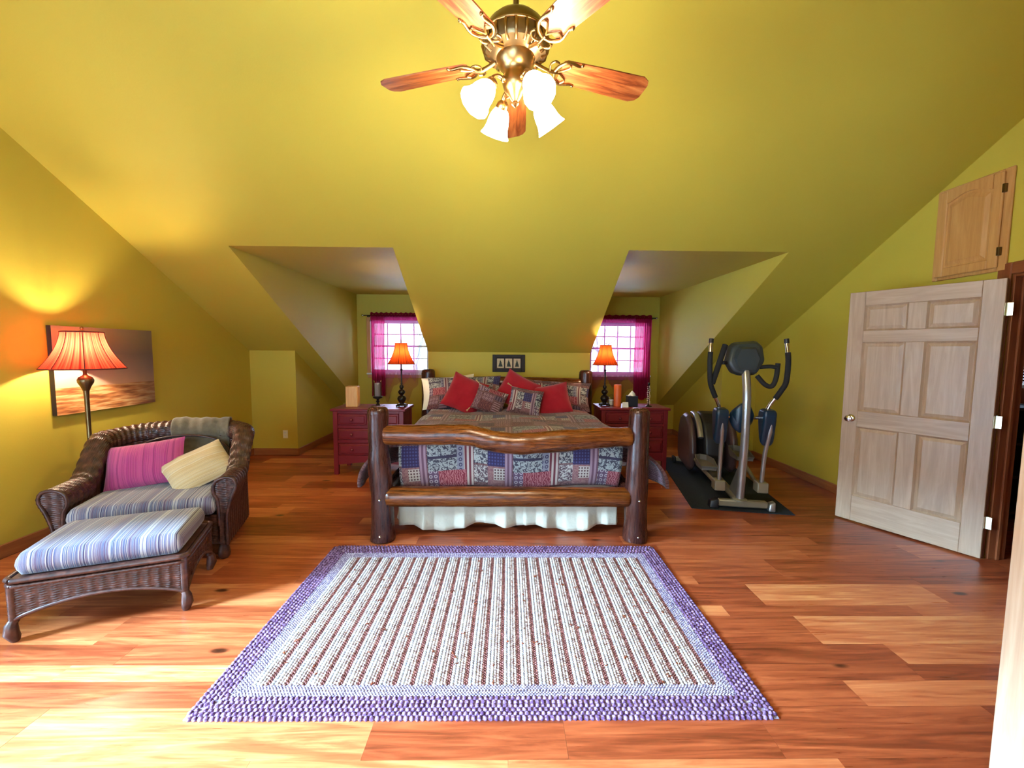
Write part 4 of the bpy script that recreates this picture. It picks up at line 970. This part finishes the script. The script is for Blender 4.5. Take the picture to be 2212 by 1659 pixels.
for x, sg in ((-.47, -1), (.47, 1)):
    mk('arm_front', arm_front(x, sg), MAT['wicker'], CH, 180)
    h = chair_h(x, 0); sec = smooth_sec(h, 0)
    pth = [(x+sg*a, -.004, z) for a, z in sec]; g = G()
    n_ = 150; rs, _ = resample(pth, .012)
    g.tube([tuple(p) for p in rs], [.0105*(1+.22*(i % 2)) for i in range(len(rs))], 8)
    mk('arm_braid', g, MAT['wicker'], CH, 60)
def panel_weave(x0, x1, z0f, z1, y, ny, axis='x', cols=None):
    L = x1-x0; nu = int(L/.008)+2; nv = int((z1-min(z0f(t) for t in (0, .5, 1)))/.0031)+2
    V = np.zeros((nv, nu, 3)); lu = np.zeros((nv, nu)); lv = np.zeros((nv, nu)); N = np.zeros((nv, nu, 3))
    for i in range(nu):
        t = i/(nu-1); a = x0+L*t; zb = z0f(t)
        for k in range(nv):
            z = zb+(z1-zb)*k/(nv-1); V[k, i] = (a, y, z) if axis == 'x' else (y, a, z); lu[k, i] = a; lv[k, i] = z
    if axis == 'x': N[..., 1] = ny
    else: N[..., 0] = ny
    return grid(weave(V, N, lu, lv), nu, nv)
mk('front_apron', panel_weave(-.425, .425, lambda t: .12+.03*math.sin(PI*t), .335, .012, -1), MAT['wicker'], CH, 180)
mk('seat_deck', G().cbox(-.42, .42, .015, .70, .315, .338, .004), MAT['wicker_smooth'], CH)
g = G()
def on_inner(t, dz):   # arch of piping on the inside of the back
    return None
# cushions
def cushion_geo(w, d, h, r=.05, crown=.02, n=30):
    us = np.linspace(-1, 1, n); U, W = np.meshgrid(us, us)
    def sq(U, W, k): return np.sign(U)*np.abs(U)**k
    e = np.maximum(np.abs(U), np.abs(W))
    edge = np.clip((e-.88)/.12, 0, 1); drop = (1-np.sqrt(np.clip(1-edge**2, 0, 1)))*.035
    rc = np.clip((np.minimum(np.abs(U), np.abs(W))-.8)/.2, 0, 1)**2*.03
    X = U*(w/2)*(1-rc); Y = W*(d/2)*(1-rc)
    Z = h/2+crown*(1-U**2)*(1-W**2)-drop
    bulge = 1+.012*(e > .999)
    top = np.stack([X, Y, Z], -1); bot = np.stack([X, Y, -h/2+drop], -1)
    v1, f1 = grid(top, n, n); v2, f2 = grid(bot, n, n); N1 = len(v1)
    ix = np.arange(n*n).reshape(n, n); ring = np.r_[ix[0, :-1], ix[:-1, -1], ix[-1, :0:-1], ix[:0:-1, 0]]; nx = np.roll(ring, -1)
    mid = (v1[ring]+v2[ring])/2; mid[:, :2] *= 1.012; base_i = 2*N1; k = np.arange(len(ring)); kn = np.roll(k, -1)
    sa = np.stack([ring, nx, base_i+kn, base_i+k], 1)[:, ::-1]; sb = np.stack([base_i+k, base_i+kn, N1+nx, N1+ring], 1)[:, ::-1]
    return np.concatenate([v1, v2, mid]), np.concatenate([f1, f2[:, ::-1]+N1, sa, sb])
sc_ = mk('seat_cushion', cushion_geo(.815, .70, .13, n=40), MAT['seat_stripe'], CH, 180, loc=(0, .325, .405)); tag(sc_, 'blue, purple and cream striped seat cushion')
for x in (-.43, .43):
    for y_ in (.05, .66):
        yy = y_; xx = x if y_ < .3 else x*.86
        mk('foot', G().lathe([(.024, 0), (.036, .015), (.040, .04), (.034, .075), (.026, .1), (.030, .135)], 14, (xx, yy, 0)), MAT['wicker_smooth'], CH, 60)
# piped arch on the inside of the back
pts = []
for t in np.linspace(0, 1, 40):
    a = PI*t; x = -.36*math.cos(a)*1.0; z = .50+.30*math.sin(a)**.6; pts.append((x, .76-.045-.075-.10*max(0, (abs(x)-.25)/.2)**1.5, z))
mk('back_piping', G().tube(pts, .008, 8), MAT['wicker'], CH, 60)
# throw blanket over the back of the chair
def throw():
    nu, rows = 46, 60; V = np.zeros((rows, nu, 3))
    for i in range(nu):
        x = -.09+.40*i/(nu-1); h = chair_h(x if abs(x) < .21 else .21, .76); sec = np.array(smooth_sec(h, 0)); d = np.r_[0, np.cumsum(np.linalg.norm(np.diff(sec, axis=0), axis=1))]
        # y of the back path at this x
        yc = .76 if abs(x) < .21 else .50+math.sqrt(max(0, .26**2-(abs(x)-.21)**2))
        q = np.linspace(d[-1]*.22, d[-1]*.95, rows); a = np.interp(q, d, sec[:, 0]); z = np.interp(q, d, sec[:, 1])
        ta = np.gradient(a); tz = np.gradient(z); L = np.hypot(ta, tz); na, nz = -tz/L, ta/L
        if na[0] < 0: na, nz = -na, -nz
        fold = .021+.005*math.sin(i*.30)+.003*math.sin(i*.8+1)
        fold = fold+.004*np.sin(q*30+i*.2)
        V[:, i, 0] = x+.01*np.sin(q*8); V[:, i, 1] = yc+a+na*fold; V[:, i, 2] = z+nz*fold
    return grid(V, nu, rows)
th = mk('throw_blanket', throw(), MAT['throw'], None, 180, loc=(-2.415, 2.76, 0), rot=(0, 0, math.radians(18))); tag(th, 'grey brown throw blanket draped over the back of the wicker armchair', 'blanket')
sd = th.modifiers.new('thick', 'SOLIDIFY'); sd.thickness = .008; sd.offset = 1
def chair_pt(x, y, z):
    c, s = math.cos(math.radians(18)), math.sin(math.radians(18)); return (-2.415+x*c-y*s, 2.76+x*s+y*c, z)
pillow('chair_pillow', 'magenta striped rectangular pillow leaning in the wicker armchair', 'pillow', 'magenta_stripe', (.50, .34, .15), chair_pt(-.155, .42, .635), 26, 14, 8, 12, pinch=.04)
pillow('chair_pillow', 'cream striped pillow lying against the arm of the wicker armchair', 'pillow', 'cream_stripe', (.42, .34, .12), chair_pt(.20, .36, .60), 46, 24, 30, 14, pinch=.05)

# ------------------------------------------------------------------ wicker ottoman
OT = thing('wicker_ottoman', 'dark wicker ottoman with striped cushion pushed up to the armchair', 'ottoman', (-2.165, 2.19, 0), math.radians(21.5))
OW, OD, OZ = .74, .50, .335
ab = lambda t: .115+.075*math.sin(PI*t)**.8
mk('woven_panel', panel_weave(-OW/2+.012, OW/2-.012, ab, OZ-.03, .004, -1), MAT['wicker'], OT, 180)
mk('woven_panel', panel_weave(-OW/2+.012, OW/2-.012, ab, OZ-.03, OD-.004, 1), MAT['wicker'], OT, 180)
mk('woven_panel', panel_weave(.012, OD-.012, ab, OZ-.03, OW/2-.004, 1, 'y'), MAT['wicker'], OT, 180)
mk('woven_panel', panel_weave(.012, OD-.012, ab, OZ-.03, -OW/2+.004, -1, 'y'), MAT['wicker'], OT, 180)
rim = [(-OW/2+.02, -.008), (OW/2-.02, -.008), (OW/2+.008, .02), (OW/2+.008, OD-.02), (OW/2-.02, OD+.008), (-OW/2+.02, OD+.008), (-OW/2-.008, OD-.02), (-OW/2-.008, .02), (-OW/2+.02, -.008)]
rs, _ = resample([(a, b_, OZ-.012) for a, b_ in rim], .009)
mk('rim_braid', G().tube([tuple(p) for p in rs], [.014*(1+.12*(i % 2)) for i in range(len(rs))], 8), MAT['wicker'], OT, 60)
rs, _ = resample([(a, b_, OZ-.04) for a, b_ in rim], .012)
mk('plaited_band', G().tube([tuple(p) for p in rs], [.009*(1+.35*(i % 2)) for i in range(len(rs))], 6), MAT['wicker'], OT, 60)
g = G()
for y_ in (.004, OD-.004): g.tube([(-OW/2+.01+(OW-.02)*i/16, y_, ab(i/16)) for i in range(17)], .011, 8)
for x in (-OW/2+.004, OW/2-.004): g.tube([(x, .01+(OD-.02)*i/16, ab(i/16)) for i in range(17)], .011, 8)
mk('lower_rim', g, MAT['wicker_smooth'], OT, 60)
mk('deck', G().box(-OW/2+.01, OW/2-.01, .01, OD-.01, OZ-.03, OZ-.006), MAT['wicker_smooth'], OT)
for x in (-OW/2+.012, OW/2-.012):
    for y_ in (.012, OD-.012):
        rs = [(x, y_, z) for z in np.arange(.10, OZ-.01, .006)]
        lg = mk('corner_post', G().tube(rs, [.019*(1+.12*(i % 2)) for i in range(len(rs))], 10), MAT['wicker'], OT, 60)
        sx = 1 if x > 0 else -1; sy = 1 if y_ > .2 else -1
        mk('foot', G().tube([(x, y_, .115), (x+sx*.008, y_+sy*.008, .09), (x+sx*.010, y_+sy*.010, .05), (x+sx*.002, y_+sy*.002, .02), (x, y_, .001)], [.017, .025, .030, .024, .017], 12), MAT['wicker_smooth'], OT, 60)
oc = mk('ottoman_cushion', cushion_geo(.70, .47, .12, n=40), MAT['seat_stripe'], OT, 180, loc=(0, OD/2, OZ+.055)); tag(oc, 'striped cushion tied on the ottoman')

# ------------------------------------------------------------------ floor lamp
fl_ = thing('floor_lamp', 'bronze floor lamp with glowing red bell shade behind the wicker armchair', 'floor lamp', (-3.318, 3.34, 0))
mk('base', G().lathe([(.13, 0), (.13, .012), (.12, .022), (.06, .035), (.025, .05), (.016, .07)], 28), MAT['bronze'], fl_, 50)
mk('pole', G().lathe([(.014, .06), (.014, .60), (.019, .61), (.019, .63), (.014, .64), (.016, 1.10), (.020, 1.17)], 16), MAT['bronze'], fl_, 60)
mk('ornament', G().lathe([(.020, 1.16), (.030, 1.19), (.048, 1.225), (.050, 1.245), (.040, 1.268), (.018, 1.28), (.012, 1.29), (.012, 1.36)], 32, mod=lambda a, t: 1+.04*math.sin(a*12)), MAT['bronze'], fl_, 60)
prof = bell(.248, .122, 1.335, .285, 14)
sh = mk('lamp_shade', shade_geo(prof, 64, 8), MAT['shade_red'], fl_, 180)
ribs(prof, 8, .003, sh)
for z, r_ in ((1.335, .248), (1.62, .122)): mk('rim', G().tube([(r_*math.cos(2*PI*k/40), r_*math.sin(2*PI*k/40), z) for k in range(41)], .005, 6), MAT['shade_trim'], sh, 60)
mk('spider', G().tube([(-.12, 0, 1.615), (.12, 0, 1.615)], .003, 5).tube([(0, -.12, 1.615), (0, .12, 1.615)], .003, 5), MAT['brass'], sh)
mk('harp', G().tube([(0, 0, 1.36), (.045, 0, 1.42), (.05, 0, 1.52), (0, 0, 1.615), (-.05, 0, 1.52), (-.045, 0, 1.42), (0, 0, 1.36)], .003, 6), MAT['brass'], fl_, 60)
mk('finial', G().lathe([(.012, 1.617), (.02, 1.622), (.02, 1.63), (.008, 1.636), (.013, 1.648), (.010, 1.66), (.001, 1.667)], 12), MAT['brass'], fl_, 60)
mk('bulb', G().ball((0, 0, 1.42), .03, 12, 8, (1, 1, 1.4)), MAT['bulb'], fl_, 60)
point((0, 0, 1.48), LAMP_W, (1, .83, .60), .03, fl_)

# canvas on the left wall
cv = thing('canvas_painting', 'unframed seaside dusk canvas with orange sand behind the floor lamp', 'painting', (XL+.004, 3.785, 1.315))
mk('canvas_body', G().box(0, .036, -.462, .462, -.355, .355), MAT['canvas_edge'], cv)
mk('printed_face', G().box(.0362, .038, -.462, .462, -.355, .355), MAT['canvas_print'], cv)
# ------------------------------------------------------------------ ceiling fan
FX, FYY, FZ = .03, 1.95, 2.775
fan = thing('ceiling_fan', 'brass ceiling fan with five oak blades and four lit glass shades', 'ceiling fan', (FX, FYY, FZ))
zt = roof(RIDGE)-FZ
mk('canopy', G().lathe([(.012, zt-.10), (.05, zt-.085), (.075, zt-.03), (.08, zt-.002)], 24), MAT['bronze'], fan, 50)
mk('downrod', G().tube([(0, 0, .17), (0, 0, zt-.09)], .0125, 14), MAT['bronze'], fan, 60)
mh = mk('motor_housing', G().lathe([(.03, .185), (.045, .18), (.05, .17), (.10, .155), (.125, .13), (.137, .10), (.140, .075), (.140, .035), (.132, .022), (.10, .012), (.085, .005)], 40), MAT['bronze'], fan, 40)
for k in range(20):
    a = 2*PI*k/20; mk('vent_rib', G().tube([(.139*math.cos(a), .139*math.sin(a), .075), (.145*math.cos(a), .145*math.sin(a), .055), (.138*math.cos(a), .138*math.sin(a), .03), (.112*math.cos(a), .112*math.sin(a), .012)], .007, 6), MAT['brass'], mh, 60)
mk('band', G().tube([(.142*math.cos(2*PI*k/48), .142*math.sin(2*PI*k/48), .082) for k in range(49)], .005, 8), MAT['brass'], mh, 60)
mk('switch_housing', G().lathe([(.085, .006), (.08, -.02), (.062, -.04), (.05, -.055), (.055, -.075), (.058, -.10), (.05, -.125), (.035, -.14), (.02, -.165), (.012, -.175), (.016, -.185), (.001, -.20)], 28, mod=lambda a, t: 1+.02*math.sin(a*14)), MAT['brass'], fan, 60)
def blade():
    pts = [(.215, -.05), (.23, -.058), (.40, -.066), (.62, -.073), (.65, -.058), (.662, -.035), (.662, .035), (.65, .058), (.62, .073), (.40, .066), (.23, .058), (.215, .05)]
    return G().prism(pts, -.003, .003, 'z')
BA = [90, 162, 234, 306, 18]
for k, a in enumerate(BA):
    o = mk('blade', blade(), MAT['blade'], fan); o.rotation_euler = (math.radians(-11), 0, 0)
    o.matrix_local = Matrix.Rotation(math.radians(a), 4, 'Z') @ Matrix.Rotation(math.radians(-12), 4, 'X')
    g = G()
    g.tube(spline([(.095, 0, .006), (.13, 0, -.006), (.165, 0, -.014), (.20, 0, -.010)], 5), [(.010, .006)]*16, 8)
    for s in (1, -1):
        g.tube(spline([(.185, 0, -.010), (.20, s*.035, -.011), (.235, s*.058, -.010), (.285, s*.05, -.008), (.30, s*.056, -.007)], 5), [.008]*5+[.007]*5+[.006]*5+[.005]*6, 7)
        g.tube(spline([(.165, 0, -.014), (.155, s*.03, -.012), (.17, s*.05, -.011), (.19, s*.045, -.011)], 4), .005, 6)
        g.tube(spline([(.20, 0, -.009), (.225, s*.012, -.009), (.25, s*.035, -.009), (.235, s*.055, -.009)], 4), .0045, 6)
    g.ball((.30, .056, -.006), .008, 8, 6).ball((.30, -.056, -.006), .008, 8, 6)
    mk('blade_iron', g, MAT['brass'], o, 60)
for a in (29, 119, 209, 299):
    ca, sa = math.cos(math.radians(a)), math.sin(math.radians(a))
    arm = mk('lamp_arm', G().tube(spline([(.045*ca, .045*sa, -.105), (.085*ca, .085*sa, -.092), (.115*ca, .115*sa, -.110), (.118*ca, .118*sa, -.138)], 6), .008, 8).ball((.06*ca, .06*sa, -.098), .014, 8, 6), MAT['brass'], fan, 60)
    d = Vector((ca*.62, sa*.62, -.78)).normalized(); q = d.to_track_quat('Z', 'Y').to_matrix()
    c0 = (.112*ca, .112*sa, -.128)
    mk('socket_cup', G().lathe([(.014, -.012), (.026, 0), (.03, .018), (.027, .026)], 16, c0, q), MAT['brass'], arm, 60)
    mk('glass_shade', G().lathe([(.026, .02), (.034, .03), (.044, .05), (.050, .075), (.053, .10), (.060, .122), (.069, .138), (.066, .137), (.050, .100), (.044, .06), (.02, .03)], 28, c0, q, mod=lambda a_, t: 1+.02*math.sin(a_*10)*min(1, t*1.5)), MAT['fan_glass'], fan, 60)

# ------------------------------------------------------------------ elliptical trainer and its mat
EL = (2.255, 3.905); ER = math.radians(-11)
em = mk('exercise_mat', G().cbox(-.455, .455, -.075, 1.93, 0, .006, .002), MAT['mat_rubber'], None, None, (EL[0], EL[1], 0), (0, 0, ER)); tag(em, 'dark rubber exercise mat under the elliptical trainer', 'mat')
el = thing('elliptical_trainer', 'silver and black elliptical trainer standing on a rubber mat', 'exercise machine', (EL[0], EL[1], .006), ER)
mk('front_stabilizer', G().cbox(-.20, .24, -.03, .035, .018, .085, .012), MAT['beige_metal'], el, 40)
for x0, x1, mt_ in ((-.285, -.20, 'black_plastic'), (.24, .30, 'silver_paint')):
    g = G().hull([(x0, -.045, .0), (x1, -.045, .0), (x0, .05, .0), (x1, .05, .0), (x0+.01, -.03, .07), (x1, -.035, .09), (x0+.01, .035, .07), (x1, .04, .09)]); mk('end_cap', g, MAT[mt_], el)
mk('rear_stabilizer', G().cbox(-.27, .27, 1.63, 1.70, .02, .08, .012), MAT['beige_metal'], el, 40)
for x in (-.31, .27): mk('end_cap', G().cbox(x, x+.04, 1.61, 1.72, 0, .09, .012), MAT['black_plastic'], el)
mk('base_tube', G().tube([(0, .03, .055), (0, .35, .075), (0, 1.0, .10), (0, 1.65, .06)], [(.03, .045)]*4, 10), MAT['beige_metal'], el, 50)
mk('mast', G().tube(spline([(0, .01, .085), (.004, .0, .35), (.004, -.025, .62), (0, -.04, .90), (0, -.03, 1.12), (0, .02, 1.30), (0, .06, 1.37)], 7), [(.036, .034)]*43, 18), MAT['silver_paint'], el, 60)
mk('gusset', G().add([(-.012, .03, .09), (-.012, .30, .09), (-.012, .02, .45), (.012, .03, .09), (.012, .30, .09), (.012, .02, .45)], [(0, 1, 2), (5, 4, 3), (0, 3, 4, 1), (1, 4, 5, 2), (2, 5, 3, 0)]), MAT['silver_paint'], el)
mk('mast_collar', G().lathe([(.065, .082), (.065, .092), (.042, .10)], 20, (0, .01, 0)), MAT['beige_metal'], el, 50)
# console seen from behind
g = G(); ck = []
for (x, z), y0, y1 in [((-.13, 1.30), .02, .09), ((-.185, 1.40), .02, .10), ((-.14, 1.56), .06, .15), ((-.09, 1.60), .08, .17), ((.12, 1.615), .08, .17), ((.165, 1.57), .06, .15), ((.175, 1.42), .02, .10), ((.10, 1.28), .02, .09), ((-.05, 1.27), .02, .09)]:
    ck += [(x, y1, z), (x*.86, y0-.02, 1.44+(z-1.44)*.86)]
g.hull(ck); co = mk('console', g, MAT['grey_plastic'], el, 30)
mk('console_boss', G().hull([(x*1.0, -.022+.0, z) for x, z in ((-.07, 1.34), (.07, 1.34), (-.10, 1.44), (.10, 1.44), (-.06, 1.53), (.06, 1.53))] + [(x*1.25, .03, 1.43+(z-1.43)*1.2) for x, z in ((-.07, 1.34), (.07, 1.34), (-.10, 1.44), (.10, 1.44), (-.06, 1.53), (.06, 1.53))]), MAT['grey_plastic'], co, 30)
mk('console_screen', G().hull([(x, .155, z) for x in (-.10, .11) for z in (1.40, 1.56)] + [(x, .13, z) for x in (-.09, .10) for z in (1.40, 1.56)]), MAT['black_plastic'], co)
mk('fixed_grip', G().tube(spline([(-.17, .05, 1.40), (-.215, .0, 1.40)], 4), .018, 10).tube([(-.305, -.02, 1.20), (-.255, -.0, 1.36), (-.19, .03, 1.57)], .026, 12), MAT['foam'], el, 60)
mk('fixed_grip', G().tube(spline([(.13, .05, 1.36), (.20, .0, 1.37), (.25, -.02, 1.36)], 4), .018, 10).tube(spline([(.10, .03, 1.28), (.16, -.01, 1.20), (.215, -.02, 1.19), (.25, -.01, 1.27), (.262, .0, 1.40)], 5), .022, 12), MAT['foam'], el, 60)
mk('centre_hub', G().hull([(-.13, .02, .93), (-.13, .06, .86), (-.02, .0, 1.02), (.0, .10, 1.02), (-.03, .0, .72), (.0, .10, .74), (-.10, .03, .78), (.10, .02, .9), (.10, .06, .82), (.06, .02, 1.0)]), MAT['blue_cover'], el, 60)
mk('pivot_axle', G().tube([(-.22, .05, .88), (.22, .05, .88)], .018, 12), MAT['chrome'], el, 60)
for s in (-1, 1):
    cvp = [(-.075, .965), (.03, .975), (.075, .95), (.082, .88), (.055, .76), (.02, .66), (-.02, .62), (-.045, .70), (-.075, .84), (-.085, .93)]
    g = G(); xa, xb = (-.27, -.155) if s < 0 else (.14, .255)
    g.hull([(xa+.015, p[0], p[1]) for p in cvp] + [(xb-.015, p[0], p[1]) for p in cvp] + [(xa, p[0]*.8, .85+(p[1]-.85)*.85) for p in cvp] + [(xb, p[0]*.8, .85+(p[1]-.85)*.85) for p in cvp])
    mk('pivot_cover', g, MAT['blue_cover'], el, 30)
    xc = s*.205
    hb = mk('handlebar', G().tube(spline([(xc, .04, .95), (s*.235, .03, 1.02), (s*.285, .0, 1.12), (s*.325, -.03, 1.22), (s*.335, -.03, 1.42), (s*.325, .0, 1.60)], 6), .0165, 12), MAT['chrome'], el, 60)
    mk('foam_sleeve', G().tube(spline([(s*.262, .012, 1.07), (s*.30, -.010, 1.15), (s*.327, -.03, 1.23), (s*.336, -.03, 1.40), (s*.332, -.02, 1.50)], 6), .0235, 12), MAT['foam'], hb, 60)
    mk('grip_cap', G().tube([(s*.326, -.003, 1.585), (s*.323, .003, 1.625)], .0215, 12), MAT['black_plastic'], hb, 60)
    ph = .0 if s < 0 else .06
    mk('swing_arm', G().tube(spline([(xc-.02*(-s if s > 0 else -1)*0, -.055, .94), (xc+.005*s, -.055, .80), (xc-.01*s, .0, .55), (xc-.015*s, .03, .26)], 6), [.016]*7+[.02]*6+[.019]*6, 12), MAT['silver_paint'], el, 60)
    mk('joint_box', G().cbox(xc-.015*s-.05, xc-.015*s+.05, -.02, .10, .165, .265, .008), MAT['beige_metal'], el)
    mk('pedal_rail', G().tube([(xc-.015*s, .10, .20), (xc-.01*s, .55, .21+ph*2), (xc, 1.25, .26+ph*3)], [(.022, .018)]*3, 8), MAT['beige_metal'], el, 50)
    g = G(); y0, y1, zc = .42, .80, .245+ph*2; xo = xc-.03*s
    pl = [(-.075, y0), (.075, y0), (.085, (y0+y1)/2), (.06, y1-.04), (.0, y1), (-.06, y1-.04), (-.085, (y0+y1)/2)]
    g.prism([(xo+p[0], p[1]) for p in pl], zc, zc+.025, 'z')
    n = len(pl); g2 = G()
    pd = mk('pedal', g, MAT['pedal_grey'], el)
    vv = [(xo+p[0], p[1], zc+.02) for p in pl] + [(xo+p[0]*1.12, (y0+y1)/2+(p[1]-(y0+y1)/2)*1.08, zc+(.085 if p[1] > y0+.02 else .045)) for p in pl] + [(xo+p[0]*1.0, (y0+y1)/2+(p[1]-(y0+y1)/2)*1.0, zc+(.085 if p[1] > y0+.02 else .045)) for p in pl]
    g2.add(vv, [(i, (i+1) % n, n+(i+1) % n, n+i) for i in range(n)] + [(n+i, n+(i+1) % n, 2*n+(i+1) % n, 2*n+i) for i in range(n)] + [(2*n+i, 2*n+(i+1) % n, (i+1) % n, i) for i in range(n)])
    mk('pedal_rim', g2, MAT['pedal_grey'], pd, 40)
# rear drive housing
def soften(o, w=.018):
    b_ = o.modifiers.new('bevel', 'BEVEL'); b_.width = w; b_.segments = 4; b_.limit_method = 'ANGLE'; b_.angle_limit = math.radians(12)
    o.data.shade_smooth()
for o in el.children:
    nm = o.name.split('.')[0]
    if nm in ('console', 'pivot_cover', 'centre_hub'): soften(o, .022)
    if nm in ('end_cap', 'joint_box'): soften(o, .010)
hp = [(.92, .10), (.86, .30), (.90, .50), (1.0, .66), (1.15, .755), (1.32, .765), (1.48, .70), (1.58, .56), (1.62, .36), (1.60, .16), (1.52, .07), (1.0, .05)]
def shellx(x0, x1, sc, c=(1.25, .4), e=.025):
    P_ = [(c[0]+(a-c[0])*sc, c[1]+(b_-c[1])*sc) for a, b_ in hp]; Q = [(c[0]+(a-c[0])*(sc-.08), c[1]+(b_-c[1])*(sc-.08)) for a, b_ in hp]
    return G().hull([(x0+e, a, b_) for a, b_ in P_] + [(x1-e, a, b_) for a, b_ in P_] + [(x0, a, b_) for a, b_ in Q] + [(x1, a, b_) for a, b_ in Q])
soften(mk('drive_housing', shellx(-.115, .115, 1.0), MAT['black_plastic'], el, 30))
for a, b_ in ((-.27, -.185), (.185, .27)): soften(mk('side_shroud', shellx(a, b_, .93, e=.03), MAT['brown_cover'], el, 30))
mk('housing_crest', G().tube(spline([(-.15, .90, .50), (-.15, 1.0, .64), (-.15, 1.15, .725), (-.15, 1.32, .735)], 5), [(.03, .035)]*16, 8), MAT['silver_paint'], el, 60)
for s in (-1, 1):
    mk('crank', G().tube([(s*.12, 1.25, .38), (s*.178, 1.25, .38)], .03, 12).cbox(min(s*.150, s*.178), max(s*.150, s*.178), 1.10, 1.29, .35, .41, .008), MAT['silver_paint'], el, 50)

# ------------------------------------------------------------------ closet contents glimpsed through the doorway
rk = thing('shoe_rack', 'dark wooden shoe rack inside the closet', 'rack', (4.35, 3.72, 0))
for x in (-.42, .42): mk('side_panel', G().cbox(x-.012, x+.012, -.15, .15, 0, 1.05, .003), MAT['dark_frame'], rk)
for z in (.10, .42, .72, 1.03): mk('shelf', G().cbox(-.408, .408, -.15, .15, z-.012, z+.012, .003), MAT['dark_frame'], rk)
def shoe(label, loc, rz, mat):
    t = thing('shoe', label, 'shoe', loc, rz, 'shoes in the closet')
    mk('sole', G().tube([(0, -.13, .008), (0, -.07, .008), (0, .02, .008), (0, .13, .008)], [(.008, .03), (.008, .042), (.008, .034), (.008, .03)], 10), MAT['black_plastic'], t, 50)
    mk('upper', G().tube([(0, -.125, .03), (0, -.08, .04), (0, -.02, .05), (0, .06, .06), (0, .125, .055)], [(.016, .026), (.026, .038), (.036, .036), (.044, .032), (.036, .026)], 12), MAT[mat], t, 60)
for i, (x, z, mt_) in enumerate(((-.33, .432, 'tan_leather'), (-.22, .432, 'tan_leather'), (-.05, .432, 'dark_leather'), (.06, .432, 'dark_leather'), (-.30, .112, 'dark_leather'), (-.19, .112, 'dark_leather'), (-.02, .112, 'tan_leather'), (.09, .112, 'tan_leather'))):
    shoe({'tan_leather': 'tan leather shoe on the closet rack', 'dark_leather': 'dark leather shoe on the closet rack'}[mt_], (4.35+x, 3.70, z), 0, mt_)
bg = thing('handbag', 'rounded tan leather handbag on the closet rack', 'bag', (4.12, 3.70, .732))
mk('bag_body', G().ball((0, 0, .10), .10, 16, 10, (1.15, .7, 1.0)), MAT['tan_leather'], bg, 60)
mk('bag_handle', G().tube(spline([(-.07, 0, .16), (-.05, 0, .25), (.05, 0, .25), (.07, 0, .16)], 5), .008, 8), MAT['dark_leather'], bg, 60)
bn = thing('storage_bin', 'round grey storage bin on the closet floor', 'bin', (3.98, 3.38, 0))
mk('bin_body', G().lathe([(.11, 0), (.125, .01), (.145, .22), (.15, .27), (.145, .27), (.12, .02)], 28), MAT['grey_bin'], bn, 50)
mk('bin_rim', G().tube([(.15*math.cos(2*PI*k/32), .15*math.sin(2*PI*k/32), .27) for k in range(33)], .007, 6), MAT['ivory'], bn, 60)
